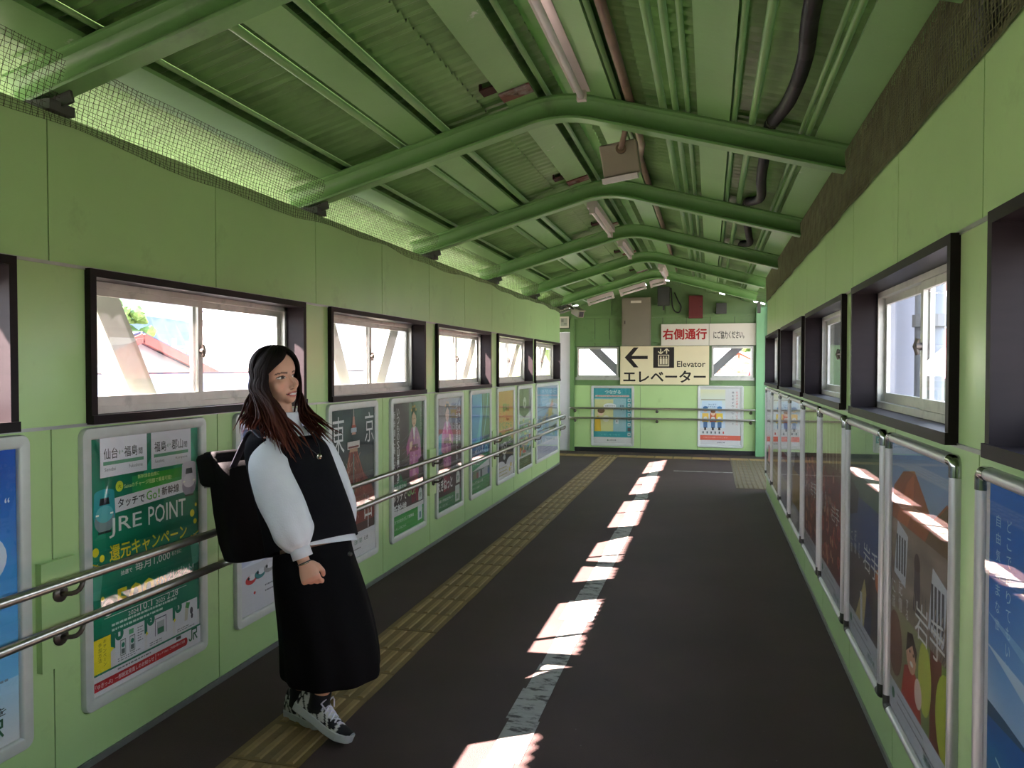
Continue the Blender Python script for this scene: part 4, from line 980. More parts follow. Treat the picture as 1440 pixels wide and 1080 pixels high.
def art_yellow(A):
    w, h = A.w, A.h; r = random.Random(31)
    A.grad(0, .12 * h, w, .88 * h, lambda u, v: mix((190, 196, 206), (214, 216, 220), v), 4, 6); A.rect(.15 * w, .16 * h, .75 * w, .30 * h, (176, 146, 60)); A.poly([(.25 * w, .44 * h), (.8 * w, .44 * h), (.7 * w, .58 * h), (.4 * w, .60 * h)], (60, 66, 70)); A.text('お茶', .2 * w, .72 * h, .5 * w, .12 * h, (96, 150, 150), .01); fake_lines(A, .2 * w, .66 * h, .6 * w, 3, .03 * h, .01 * h, (150, 150, 156), r)
def art_pale(A):
    w, h = A.w, A.h; r = random.Random(32)
    A.grad(0, 0, w, h, lambda u, v: mix((190, 192, 204), (216, 216, 222), v), 4, 6); A.rect(.3 * w, .72 * h, .6 * w, .12 * h, (176, 110, 130)); A.rect(.1 * w, .42 * h, .8 * w, .06 * h, (170, 100, 96)); A.text('ご案内', .2 * w, .86 * h, .55 * w, .07 * h, (90, 90, 140), .01); fake_lines(A, .15 * w, .64 * h, .7 * w, 5, .035 * h, .01 * h, (150, 150, 160), r); fake_lines(A, .15 * w, .34 * h, .7 * w, 7, .035 * h, .01 * h, (160, 160, 170), r)
def art_gold(A):
    w, h = A.w, A.h; r = random.Random(33)
    A.grad(0, 0, w, h, lambda u, v: mix((176, 150, 84), (206, 204, 170), v + .3 * nz(4 * u, 5 * v)), 6, 8); A.rect(.1 * w, .48 * h, .8 * w, .10 * h, (190, 100, 70)); A.rect(.3 * w, .12 * h, .45 * w, .22 * h, (196, 150, 60)); A.text('秋の旅', .2 * w, .78 * h, .6 * w, .10 * h, (150, 110, 50), .01); fake_lines(A, .15 * w, .70 * h, .7 * w, 4, .04 * h, .01 * h, (150, 140, 110), r)
def art_info(A):
    w, h = A.w, A.h; r = random.Random(34)
    A.rect(0, 0, w, h, (206, 206, 210)); A.rect(.1 * w, .8 * h, .8 * w, .10 * h, (150, 150, 170)); A.text('時刻表', .3 * w, .82 * h, .4 * w, .06 * h, (60, 60, 80)); fake_lines(A, .12 * w, .72 * h, .75 * w, 16, .038 * h, .012 * h, (150, 140, 150), r); A.rect(.5 * w, .2 * h, .3 * w, .18 * h, (170, 120, 120))
def art_teal(A):
    w, h = A.w, A.h; T = (60, 150, 156)
    A.rect(0, .115 * h, w, .885 * h, T); A.text('つながる', .30 * w, .90 * h, .42 * w, .07 * h, (206, 220, 218), .03); A.text('駅で', .40 * w, .975 * h, .14 * w, .02 * h, (30, 50, 60)); A.rect(.04 * w, .845 * h, .9 * w, .03 * h, (206, 180, 170)); A.text('駅のサービスをご利用ください', .1 * w, .848 * h, .78 * w, .024 * h, (196, 84, 70), .005)
    A.rect(.02 * w, .22 * h, .84 * w, .60 * h, (150, 184, 190)); A.rect(.02 * w, .22 * h, .50 * w, .58 * h, (206, 208, 150)); A.ell(.43 * w, .68 * h, .17 * w, .05 * h, (222, 226, 226)); A.text('お困りですか', .30 * w, .668 * h, .27 * w, .024 * h, (50, 56, 60))
    A.poly([(.02 * w, .22 * h), (.20 * w, .22 * h), (.18 * w, .46 * h), (.11 * w, .50 * h), (.04 * w, .46 * h)], (206, 176, 60)); A.ell(.19 * w, .555 * h, .075 * w, .055 * h, (226, 196, 170)); A.ell(.20 * w, .595 * h, .095 * w, .05 * h, (110, 84, 56)); A.ell(.33 * w, .45 * h, .09 * w, .06 * h, (216, 218, 200)); A.rect(.58 * w, .36 * h, .08 * w, .12 * h, (214, 218, 220)); A.rect(.605 * w, .39 * h, .025 * w, .03 * h, (60, 60, 64))
    A.text('駅員', .70 * w, .665 * h, .1 * w, .03 * h, (50, 70, 80)); A.text('まで', .72 * w, .60 * h, .08 * w, .03 * h, (50, 70, 80))
    for i in range(8): A.rect(.90 * w, (.14 + .088 * i) * h, .075 * w, .06 * h, (196, 212, 212) if i != 1 else (96, 80, 80)); A.rect(.92 * w, (.155 + .088 * i) * h, .035 * w, .03 * h, (70, 100, 106))
    A.text('くらしをつなぐ', .2 * w, .145 * h, .5 * w, .03 * h, (120, 200, 200)); A.text('JR東日本', .42 * w, .045 * h, .18 * w, .03 * h, (70, 80, 84)); A.ell(.38 * w, .06 * h, .02 * w, .015 * h, (90, 120, 100))
def art_care(A):
    w, h = A.w, A.h; r = random.Random(40)
    A.rect(0, 0, w, h, (206, 208, 206)); A.grad(0, .30 * h, .62 * w, .68 * h, lambda u, v: mix((196, 214, 226), (214, 216, 176), max(0, v * 2 - 1)), 2, 8); A.rect(.02 * w, .79 * h, .6 * w, .02 * h, (160, 160, 140)); A.rect(.04 * w, .36 * h, .5 * w, .42 * h, (190, 212, 226)); A.text('みんなで', .2 * w, .70 * h, .2 * w, .03 * h, (60, 100, 150)); A.text('ゆずりあい', .18 * w, .66 * h, .24 * w, .028 * h, (60, 100, 150))
    A.vtext('お体が必要としている方へ', .88 * w, .95 * h, .038, (206, 84, 64), .0, 1.3); A.vtext('席をゆずりましょう。', .78 * w, .95 * h, .04, (40, 46, 60), .004, 1.45)
    for i, (x, c, hc) in enumerate(((.13, (226, 190, 90), (70, 110, 150)), (.32, (206, 110, 70), (150, 110, 80)), (.48, (226, 200, 80), (70, 130, 180)))):
        A.rect((x - .08) * w, .40 * h, .16 * w, .16 * h, c); A.ell(x * w, (.625 if i != 1 else .56) * h, .055 * w, .045 * h, (226, 196, 170)); A.ell(x * w, (.655 if i != 1 else .59) * h, .062 * w, .03 * h, hc); A.rect((x - .05) * w, .30 * h, .10 * w, .11 * h, (84, 120, 160)); A.rect((x - .03) * w, .26 * h, .05 * w, .05 * h, (56, 50, 46)); A.ell(x * w, .47 * h, .05 * w, .03 * h, (222, 222, 216))
    for i in range(6): A.rect((.06 + .1 * i) * w, .20 * h, .03 * w, .04 * h, (70, 80, 80) if i != 5 else (190, 60, 50))
    A.rect(0, .085 * h, w, .085 * h, (214, 104, 84)); A.text('ご協力をお願いいたします', .08 * w, .12 * h, .6 * w, .025 * h, (236, 190, 176), 0); A.text('JR東日本', .42 * w, .03 * h, .2 * w, .025 * h, (90, 96, 100))

RZL, RZR = PI / 2, -PI / 2
lp = [('blue poster with a pale disc, nearest poster on the left wall', 1.39, 2.11, art_blue),
      ('green points campaign poster with white and yellow lettering, left of the woman', 2.33, 3.05, art_green),
      ('white and lilac train poster half hidden behind the woman', 3.27, 3.99, art_train),
      ('dark poster of a red lattice tower seen from below, just right of the woman', 4.21, 4.93, art_tokyo),
      ('kimono woman poster with white lettering down its left edge and bright green foot', 5.15, 5.87, art_kimono1),
      ('kimono woman poster with white lettering down its right edge and dark green foot', 6.10, 6.84, art_kimono2),
      ('blue poster of a curved glowing globe with a green band below', 7.05, 7.79, art_earth),
      ('orange poster with green lettering over a black bowl shape', 8.02, 8.80, art_orange),
      ('grey poster with a dark rounded shape at its top and a dark green foot', 8.95, 9.73, art_dark),
      ('wide pale blue map poster, farthest on the left wall', 9.95, 11.50, art_map)]
for lab, a, b, fn in lp: poster(lab, XL, (a + b) / 2, .207, b - a, 1.066, RZL, fn, 'pale')['group'] = 'framed posters on the left wall'
rp = [('bright blue sea and sky poster, nearest poster on the right wall', 1.40, 2.13, art_sea),
      ('poster of an orange mountain above a woman in red, second nearest on right wall', 2.31, 3.13, art_iwate1),
      ('dark blue and green poster with large white characters beyond the orange mountain poster', 3.20, 4.00, art_iwate2),
      ('dark red food poster, nearer of the two red ones on the right wall', 4.08, 4.94, lambda A: art_iwate3(A, 23)),
      ('dark red food poster, farther of the two red ones on the right wall', 4.99, 5.82, lambda A: art_iwate3(A, 24)),
      ('white poster with a mustard yellow block at its foot, beyond the red ones', 5.88, 6.78, art_yellow),
      ('pale lilac notice poster with a pink block, on the right wall', 6.82, 7.68, art_pale),
      ('golden yellow poster second from the far end of the right wall', 7.74, 8.64, art_gold),
      ('pale timetable-like poster, farthest on the right wall', 8.70, 9.58, art_info)]
for lab, a, b, fn in rp: poster(lab, XR, (a + b) / 2, .215, b - a, 1.043, RZR, fn, 'tube')['group'] = 'framed posters on the right wall'
poster('teal station service poster left of the end wall behind the rails', -1.665, YE - .02, .10, .76, 1.07, 0, art_teal, 'pale')
poster('white seat-courtesy poster with a red band, right on the end wall behind the rails', .175, YE - .02, .12, .76, 1.06, 0, art_care, 'pale')

# ---- signs on the end wall
def plate(name, label, x, z, w, h, y, m, art, t=.02):
    root = thing(name, label, 'sign', (x, y, z))
    q = MB(); q.obox((0, -t / 2, h / 2), (1, 0, 0), (0, 1, 0), (0, 0, 1), w / 2, t / 2, h / 2); q.build('plate', m, root)
    A = Art(w, h); art(A); A.build('lettering', root, y=-t - .0004, x=-w / 2)
    return root
def art_elev(A):
    w, h = A.w, A.h; K = (34, 30, 28)
    # arrow
    A.rect(.10 * w, .665 * h, .215 * w, .085 * h, K); A.poly([(.05 * w, .705 * h), (.155 * w, .97 * h), (.21 * w, .97 * h), (.115 * w, .705 * h)], K); A.poly([(.05 * w, .71 * h), (.155 * w, .445 * h), (.21 * w, .445 * h), (.115 * w, .71 * h)], K)
    A.rect(.378 * w, .435 * h, .235 * w, .535 * h, K); C = (206, 196, 166)
    A.rect(.432 * w, .475 * h, .125 * w, .30 * h, C); A.rect(.442 * w, .495 * h, .105 * w, .26 * h, K)
    for i in range(3):
        x = .4515 * w + .031 * w * i; A.rect(x, .53 * h, .024 * w, .15 * h, C); A.ell(x + .012 * w, .71 * h, .010 * w, .018 * h, C, 10)
    A.rect(.442 * w, .505 * h, .105 * w, .012 * h, C)
    for (x, s) in ((.462, -1), (.528, 1)):
        A.rect((x - .006) * w, .80 * h, .012 * w, .13 * h, C); zt = (.93 if s > 0 else .80) * h
        A.line(x * w, zt, (x - .028) * w, zt - s * .06 * h, .018, C); A.line(x * w, zt, (x + .028) * w, zt - s * .06 * h, .018, C)
    A.text('Elevator', .645 * w, .455 * h, .315 * w, .155 * h, K, .012); A.text('エレベーター', .035 * w, .05 * h, .93 * w, .315 * h, K, .035)
plate('elevator_sign', 'cream elevator direction sign with a black left arrow, between the end wall windows', -.770, 1.195, 1.508, .665, YE - .055, m_sign, art_elev)
plate('notice_plate', 'white plate with four bold red characters above the elevator sign', -.421, 1.868, .798, .368, YE - .055, m_signw, lambda A: A.text('右側通行', .03 * A.w, .27 * A.h, .93 * A.w, .52 * A.h, (160, 30, 30), .045))
plate('notice_plate', 'white plate with small black Japanese text right of the red lettered plate', .365, 1.868, .760, .368, YE - .055, m_signw, lambda A: A.text('にご協力ください。', .09 * A.w, .30 * A.h, .66 * A.w, .36 * A.h, (44, 42, 40), .015))
plate('small_sign', 'small square pale sign above the white door', -2.53, 2.20, .17, .20, YE - .03, m_signw, lambda A: (A.rect(.14 * A.w, .14 * A.h, .72 * A.w, .72 * A.h, (160, 166, 150)), A.rect(.2 * A.w, .5 * A.h, .25 * A.w, .25 * A.h, (120, 126, 116)), A.rect(.5 * A.w, .3 * A.h, .28 * A.w, .08 * A.h, (110, 116, 106))))
# ================================================================== things on the end wall
t = thing('wall_cabinet', 'tall grey brown metal cabinet high on the end wall left of the notice plates', 'cabinet', (-1.242, YE - .045, 1.868))
q = MB(); q.box(-.245, .245, -.14, .0, 0, .83); q.build('body', m_cab, t)
q = MB(); q.box(-.228, .228, -.152, -.141, .02, .81); dcab = q.build('door', m_cab, t)
q = MB(); q.box(-.09, .09, -.155, -.1525, .735, .775); q.build('name_strip', m_signw, dcab)
q = MB(); q.tube([(-.19, -.152, .40), (-.19, -.166, .40)], .012, 10); q.box(-.20, -.18, -.170, -.166, .37, .43); q.build('handle', m_brack, dcab)
t = thing('alarm_box', 'dark red box high on the end wall', 'box', (-.240, YE - .045, 2.33))
q = MB(); q.obox((0, -.07, .19), (1, 0, 0), (0, 1, 0), (0, 0, 1), .115, .07, .19); q.build('body', m_red, t); q = MB(); q.box(-.10, .10, -.146, -.141, .02, .36); q.build('front_plate', m_red, t); q = MB(); q.tube([(.08, -.146, .19), (.08, -.16, .19)], .012, 8); q.build('knob', m_black, t)
t = thing('junction_box', 'dark grey box under the ridge on the end wall, left of the red box', 'box', (-.78, YE - .045, 2.555))
q = MB(); q.obox((0, -.06, .16), (1, 0, 0), (0, 1, 0), (0, 0, 1), .10, .06, .16); q.build('body', m_grbx, t); q = MB(); q.box(-.085, .085, -.127, -.121, .015, .305); q.build('lid', m_grbx, t); q = MB(); q.tube([(0, -.06, 0), (0, -.06, -.08)], .014, 8); q.build('cable_gland', m_black, t)
t = thing('junction_box', 'small dark grey box right of the red box on the end wall', 'box', (.18, YE - .045, 2.40))
q = MB(); q.obox((0, -.05, .09), (1, 0, 0), (0, 1, 0), (0, 0, 1), .085, .05, .09); q.build('body', m_grbx, t); q = MB(); q.box(-.07, .07, -.107, -.101, .012, .168); q.build('lid', m_grbx, t)
q = MB(); q.tube(spline([(-.66, YE - .05, 2.86), (-.64, YE - .06, 2.6), (-.60, YE - .06, 2.47), (-.52, YE - .06, 2.44), (-.49, YE - .06, 2.54), (-.54, YE - .055, 2.64), (-.60, YE - .05, 2.78)], 6), .011, 8)
tag(q.build('hanging_cable', m_black, smooth=True), 'looped black cable hanging beside the dark grey box on the end wall', 'cable')

# ---- handrails
def bracket(parent, y):
    """local: wall at x = 0, rail over x = .085"""
    for z in (.655, .502):
        q = MB(); q.tube([(.024, y, z), (.032, y, z)], .030, 14); q.tube([(.03, y, z)] + bez((.03, y, z), (.09, y, z), (.098, y, z + .005), (.098, y, z + .05), 6) + [(.098, y, z + .085)], .0085, 8)
        q.build('bracket', m_brack, parent, smooth=True)
for up, zr in ((True, .757), (False, .603)):
    pass
hr = thing('handrail', 'pair of stainless steel handrails along the left wall in front of the posters', 'handrail', (XL, 0, .10))
for zr in (.657, .503):
    q = MB(); pts = [(.098, YN + .1, zr), (.098, 11.48, zr)] + bez((.098, 11.48, zr), (.098, 11.59, zr), (.098, 11.59, zr), (.03, 11.60, zr), 6) + [(.001, 11.60, zr)]
    q.tube(pts, .017, 14); q.build('rail', m_steel, hr, smooth=True)
for y in (.33, 2.215, 4.10, 6.0, 7.88, 9.84, 11.60):
    q = MB(); q.box(.0, .024, y - (.075 if y < 9 else .05), y + (.075 if y < 9 else .05), .34, .72); q.build('fixing_plate', m_wall, hr)
    for z in (.625, .471):
        q = MB(); q.tube([(.024, y, z - .025), (.033, y, z - .025)], .030, 14); q.tube([(.03, y, z - .025)] + bez((.03, y, z - .025), (.085, y, z - .025), (.098, y + .02, z - .025), (.098, y + .03, z + .02), 6), .0085, 8)
        q.build('bracket', m_brack, hr, smooth=True)
he = thing('handrail', 'pair of dark steel handrails across the end wall in front of two posters', 'handrail', (-.83, YE - .02, .10))
for zr in (.675, .502):
    q = MB(); X = 1.60
    pts = [(-X, -.0, zr)] + bez((-X, 0, zr), (-X, -.10, zr), (-X, -.105, zr), (-X + .1, -.105, zr), 6) + [(X - .1, -.105, zr)] + bez((X - .1, -.105, zr), (X, -.105, zr), (X, -.10, zr), (X, 0, zr), 6)
    q.tube(pts, .017, 12); q.build('rail', m_steel, he, smooth=True)
for x in (-1.50, -.06, 1.50):
    q = MB(); q.box(x - .06, x + .06, -.012, .0, .40, .69); q.build('fixing_plate', m_wall, he)
    for z in (.62, .447):
        q = MB(); q.tube([(x, -.012, z), (x, -.02, z)], .026, 12); q.tube(bez((x, -.018, z), (x, -.08, z), (x, -.105, z), (x, -.105, z + .04), 6), .0085, 8); q.build('bracket', m_brack, he, smooth=True)

# ---- lamps under the ridge and on the last frame
def batten(label, c, d, L, m=m_offw, tubes=1, group=None, drop=.05):
    """fluorescent batten lamp: body, tube, two end caps, two straps; along direction d"""
    c = Vector(c); d = Vector(d).normalized(); n = Vector((0, 0, 1)) - d * d.z; n.normalize(); s = d.cross(n)
    t = thing('batten_lamp', label, 'lamp', c, 0, 'tube lamps under the roof')
    q = MB(); q.obox(n * .035, d, s, n, L / 2, .044, .026); q.build('body', m, t)
    q = MB(); q.tube([-d * (L / 2 - .03) - n * .022, d * (L / 2 - .03) - n * .022], .0165, 12); q.build('fluorescent_tube', m_white, t, smooth=True)
    for e in (-1, 1):
        q = MB(); q.obox(d * e * (L / 2 - .015) - n * .012, d, s, n, .016, .024, .030); q.build('lamp_holder', m, t)
        q = MB(); q.obox(d * e * (L / 2 - .18) + n * .10, d, s, n, .012, .004, .05); q.build('hanger', m_purl, t)
    return t
zl = 2.86
batten('long off-white tube lamp nearest the camera, along the ridge', (-.655, 3.18, 2.925), (0, 1, 0), 1.66)
batten('off-white tube lamp along the ridge between the second and third frames beyond the grey box', (-.975, 7.12, 2.84), (0, 1, 0), 1.25)
batten('off-white tube lamp along the ridge just beyond the previous one, third from the camera', (-.95, 8.92, 2.85), (0, 1, 0), 1.05)
batten('short white tube lamp under the ridge near the far end', (-.64, 11.0, 2.82), (0, 1, 0), 1.0)
for lab, a, b in (('pinkish white lamp on the last frame, lowest at the left wall', (-2.37, 2.40), (-2.10, 2.49)), ('pinkish white lamp on the last frame, second up from the left wall', (-1.86, 2.545), (-1.45, 2.665)), ('pinkish white lamp on the last frame, third up from the left wall', (-1.36, 2.68), (-.955, 2.795)), ('pinkish white lamp on the last frame, nearest the ridge', (-.90, 2.80), (-.66, 2.86))):
    a = Vector((a[0], 11.98, a[1])); b = Vector((b[0], 11.98, b[1]))
    batten(lab, (a + b) / 2 - Vector((0, 0, .05)), b - a, (b - a).length - .01)
# camera pair in the corner
t = thing('security_camera', 'grey security camera high in the left corner by the last frame', 'camera', (-2.0, 11.86, 2.27))
ax = Vector((.55, -.75, -.30)).normalized(); sx = ax.cross(Vector((0, 0, 1))).normalized(); ux = sx.cross(ax)
q = MB(); q.obox((0, 0, .08), ax, sx, ux, .13, .05, .055, bev=.012); q.build('housing', m_beige, t); q = MB(); q.obox(Vector((0, 0, .08)) + ax * .128, ax, sx, ux, .006, .036, .04); q.build('lens_window', m_black, t)
q = MB(); q.obox(Vector((0, 0, .142)) + ax * .03, ax, sx, ux, .15, .058, .005); q.build('sun_hood', m_beige, t); q = MB(); q.tube([(-.03, .02, .11), (-.12, .02, .17), (-.20, .01, .20)], .018, 8); q.build('arm', m_brack, t)
# the box hung under the ridge
t = thing('hanging_box', 'beige square box hung on a pipe below the ridge beyond the second frame', 'lamp', (-.505, 4.47, 2.585))
q = MB(); R1 = Matrix.Rotation(math.radians(-8), 3, 'Y') @ Matrix.Rotation(math.radians(12), 3, 'X')
q.obox((0, 0, .11), R1 @ Vector((1, 0, 0)), R1 @ Vector((0, 1, 0)), R1 @ Vector((0, 0, 1)), .105, .07, .092, bev=.008); q.build('body', m_beige, t)
q = MB(); q.obox((0, 0, .0) , R1 @ Vector((1, 0, 0)), R1 @ Vector((0, 1, 0)), R1 @ Vector((0, 0, 1)), .100, .072, .014); q.build('white_lens', m_white, t)
q = MB(); q.tube([(.01, -.085, .15), (.015, -.10, .16), (.035, -.12, .22), (.055, -.16, .34)], .016, 10); q.build('hanger_pipe', m_brownp, t, smooth=True)
q = MB(); q.tube([(.01, -.068, .15), (.01, -.085, .15)], .030, 12); q.build('pipe_flange', m_brownp, t)

# ---- conduits under the roof, one thing each
def conduit(label, pts, r, m=m_pipe, coup=2):
    o = None
    t = thing('conduit', label, 'pipe', pts[0], 0, 'conduits under the roof')
    b = Vector(pts[0]); q = MB(); q.tube([Vector(p) - b for p in pts], r, 10); q.build('pipe', m, t, smooth=True)
    if len(pts) == 2:
        k = 0
        y = pts[0][1] + 1.3
        while y < pts[1][1] - .5:
            q = MB(); f = (y - pts[0][1]) / (pts[1][1] - pts[0][1]); p = Vector(pts[0]).lerp(Vector(pts[1]), f) - b
            q.tube([p - Vector((0, .03, 0)), p + Vector((0, .03, 0))], r * 1.28, 10); q.build('coupling', m, t); y += 1.94; k += 1
    return t
def cz(x, d=.0): return roof(x, 2.995) + d
Y0, Y1 = YN + .1, 11.75
conduit('green conduit on the low side of the second left purlin', [(-1.715, Y0, cz(-1.715, .02)), (-1.715, Y1, cz(-1.715, .02))], .019)
conduit('green conduit on the ridge side of the second left purlin', [(-1.445, Y0, cz(-1.445, .015)), (-1.445, Y1, cz(-1.445, .015))], .021)
conduit('thin green conduit on the ridge side of the lowest left purlin', [(-2.045, Y0, cz(-2.045, .02)), (-2.045, Y1, cz(-2.045, .02))], .011)
conduit('green conduit left of the ridge beside the purlin with rusty plates', [(-.865, Y0, cz(-.865, .02)), (-.865, Y1, cz(-.865, .02))], .014)
conduit('leftmost of the three parallel green conduits right of the ridge', [(-.245, Y0, cz(-.245, .012)), (-.245, Y1, cz(-.245, .012))], .019)
conduit('middle one of the three parallel green conduits right of the ridge', [(-.18, Y0, cz(-.18, .012)), (-.18, Y1, cz(-.18, .012))], .016)
conduit('rightmost of the three parallel green conduits right of the ridge', [(-.118, Y0, cz(-.118, .012)), (-.118, Y1, cz(-.118, .012))], .013)
conduit('green conduit between the wide right purlin and the black hose', [(.20, Y0, cz(.20, .012)), (.20, Y1, cz(.20, .012))], .018)
conduit('thin green conduit hugging the ridge side of the right eave purlin', [(.468, Y0, cz(.468, .015)), (.468, Y1, cz(.468, .015))], .013)
conduit('thicker green conduit beside the right eave purlin', [(.435, Y0, cz(.435, .02)), (.435, Y1, cz(.435, .02))], .010)
conduit('green conduit against the wide purlin right of the ridge', [(.112, Y0, cz(.112, .012)), (.112, Y1, cz(.112, .012))], .014)
conduit('thin green conduit on the right side of the ridge purlin', [(-.475, Y0, cz(-.475, .005)), (-.475, 4.9, cz(-.475, .005))], .012)
conduit('brown grey pipe running along the right side of the ridge', [(-.42, Y0, 2.915), (-.42, 4.4, 2.915), (-.43, 5.0, 2.92), (-.47, 5.3, 2.925), (-.47, 8.0, 2.925), (-.50, 11.7, 2.932)], .022, m_brownp)
def hose():
    P = spline([(.30, 0.8, 2.70), (.315, 2.55, 2.69), (.345, 3.15, 2.68), (.335, 3.6, 2.68), (.305, 3.92, 2.70), (.288, 4.12, 2.722), (.288, 4.4, 2.70), (.30, 5.0, 2.66), (.33, 5.55, 2.665), (.29, 5.85, 2.70), (.26, 6.06, 2.732), (.27, 6.4, 2.71), (.33, 7.2, 2.67), (.36, 7.75, 2.69), (.30, 8.0, 2.722), (.30, 8.3, 2.72)], 40)
    t = thing('corrugated_hose', 'thick black corrugated hose winding over the frames right of the ridge', 'hose', (.30, .8, 2.70))
    b = Vector((.30, .8, 2.70)); L = 0; rr = []
    S_ = [P[0]]
    for a_, b_ in zip(P, P[1:]):
        n_ = max(1, round((b_ - a_).length / .0075))
        S_ += [a_.lerp(b_, (k_ + 1) / n_) for k_ in range(n_)]
    P = S_
    for i, p in enumerate(P): rr.append(.0290 + (.0020 if i % 2 else -.0020))
    q = MB(); q.tube([p - b for p in P], rr, 12); q.build('hose', m_black, t, smooth=True)
    for y in (4.02, 5.98, 8.1):
        p = min(P, key=lambda v: abs(v.y - y)); q = MB(); q.tube([p - b - Vector((0, .015, 0)), p - b + Vector((0, .015, 0))], .034, 12); q.build('hose_clamp', m_brack, t)
hose()

# ================================================================== outside
q = MB(); q.box(-400, 400, -200, 500, -5.7, -5.5)
tag(q.build('ground', mat('pale gravel', (86, 82, 76), .9, 0, .12, .4)), kind='structure')
m_truss = mat('bridge truss paint', (136, 140, 126), .55, 0, .08, 5, dirt=(120, 112, 96), dirt_amt=.6, dscale=7, lo=.55, hi=.75)
m_trussg = mat('grey bridge steel', (120, 122, 124), .55, 0, .08, 5)
def member(label, x, pa, pb, w=.10, d=.11, m=m_truss, name='bridge_brace'):
    a = Vector((x, pa[0], pa[1])); b = Vector((x, pb[0], pb[1])); dr = (b - a).normalized(); n = Vector((1, 0, 0)); s = dr.cross(n)
    t = thing(name, label, 'brace', a, 0, 'bridge braces outside the windows')
    q = MB()
    q.obox((b - a) / 2, dr, s, n, (b - a).length / 2, w / 2, .005); q.build('web', m, t)
    for e in (-1, 1):
        q = MB(); q.obox((b - a) / 2 + s * e * w / 2 - n * (d / 2 - .004), dr, s, n, (b - a).length / 2, .005, d / 2); q.build('flange', m, t)
    return t
def seg(p, q_, z0=.955, z1=2.30):
    f = lambda z: p[0] + (q_[0] - p[0]) * (z - p[1]) / (q_[1] - p[1])
    return (f(z0), z0), (f(z1), z1)
XT = XL - .205
for lab, p, q_ in (('pale sloping bridge brace crossing the left pane of the window behind the woman', (2.66, 1.85), (2.93, 1.352)),
                   ('pale bridge brace leaning left at the edge of the second left window', (4.745, 1.62), (4.90, 1.345)),
                   ('pale bridge brace leaning right in the second left window', (5.77, 1.85), (5.55, 1.522)),
                   ('pale bridge brace leaning right in the third left window', (8.0, 1.93), (7.475, 1.305)),
                   ('pale bridge brace leaning right in the fourth left window', (9.85, 1.81), (9.44, 1.418)),
                   ('pale bridge brace leaning right in the farthest left window', (11.55, 1.81), (11.15, 1.418))):
    a, b = seg(p, q_, z1=2.30 if p[0] < 11 else 1.85); member(lab, XT, a, b, .13)
for x, lab in ((XT - .0, 'left'), (XR + .205, 'right')):
    t = thing('bridge_girder', 'long steel girder under the windows outside the %s wall' % lab, 'girder', (x, 0, .74))
    q = MB(); ye_ = 11.6 if lab == 'left' else 9.5; q.box(-.055, .055, YN, ye_, 0, .02); q.box(-.055, .055, YN, ye_, .18, .20); q.box(-.006, .006, YN, ye_, .02, .18); q.build('girder_section', m_truss, t)
# posts outside the right wall
t = thing('bridge_post', 'broad grey steel post outside the second right window', 'post', (1.06, 4.72, -5.5))
q = MB(); q.box(-.10, .10, -.20, .20, 0, 8.2); q.build('column', mat('grey galvanised sheet', (150, 154, 166), .5, .1, .1, 2, stretch=(1, 6, .2)), t)
q = MB(); q.box(-.13, -.10, -.21, -.10, 0, 8.2); q.box(-.13, -.10, .10, .21, 0, 8.2); q.build('cover_strip', mat('galvanised strip', (176, 178, 190), .5, .1), t)
t = thing('bridge_post', 'slim grey pipe post outside the second right window', 'post', (1.06, 4.24, -5.5))
q = MB(); q.tube([(0, 0, 0), (0, 0, 8.1)], .068, 14); q.build('column', m_trussg, t, smooth=True); q = MB(); q.tube([(0, 0, 7.2), (0, 0, 7.26)], .08, 14); q.build('pipe_clamp', m_trussg, t)
member('grey bridge brace sloping across the third right window', XR + .30, (7.55, .9), (6.95, 2.3), .12, .10, m_trussg)
# braces outside the end wall
def xmember(label, pa, pb, y, w=.13):
    a = Vector((pa[0], y, pa[1])); b = Vector((pb[0], y, pb[1])); d = (b - a).normalized(); n = Vector((0, 1, 0)); s = d.cross(n)
    t = thing('bridge_brace', label, 'brace', a)
    q = MB(); q.obox((b - a) / 2, d, s, n, (b - a).length / 2, w / 2, .006); q.build('web', m_trussg, t)
    for e in (-1, 1): q = MB(); q.obox((b - a) / 2 + s * e * w / 2 + n * .04, d, s, n, (b - a).length / 2, .006, .045); q.build('flange', m_trussg, t)
xmember('grey brace sloping down right behind the left end window', (-2.35, 2.15), (-1.30, 1.15), YE + .096)
xmember('grey brace rising right behind the right end window', (-.25, 1.15), (.80, 2.15), YE + .096)

# ---- beyond the windows
m_roofb = mat('blue grey roof', (44, 54, 82), .6, 0, .08, 1.2); m_brick = mat('rust red fascia', (132, 62, 46), .7, 0, .1, 2); m_wwall = mat('white render', (216, 216, 212), .8, 0, .03, 1)
m_roofr = mat('faded red roof', (128, 58, 60), .7, 0, .08, 1); m_leaf = mat('spring leaf green', (72, 98, 38), .8, 0, .25, 6, bump=.5, bscale=8); m_leaf2 = mat('olive leaf green', (84, 96, 50), .8, 0, .25, 6, bump=.5, bscale=8); m_bark = mat('bark', (90, 76, 62), .9)
m_hill = mat('hazy wooded mountain', (56, 74, 98), .95, 0, .10, .06); m_pole = mat('concrete pole', (170, 168, 164), .8)  # distance haze is mixed into the mountain's blue base colour
t = thing('house', 'white gabled house with rust red roof edges seen through the left pane behind the woman', 'house', (-24, 23, -5.5))
q = MB(); q.v += [(4, -6, 0), (4, 6, 0), (4, 6, 6.1), (4, 0, 8.05), (4, -6, 6.1), (-6, -6, 0), (-6, 6, 0), (-6, 6, 6.1), (-6, 0, 8.05), (-6, -6, 6.1)]
q.f += [(0, 1, 2, 3, 4), (9, 8, 7, 6, 5), (0, 4, 9, 5), (1, 6, 7, 2), (2, 7, 8, 3), (3, 8, 9, 4)]; q.m += [0] * 6; q.build('walls', m_wwall, t)
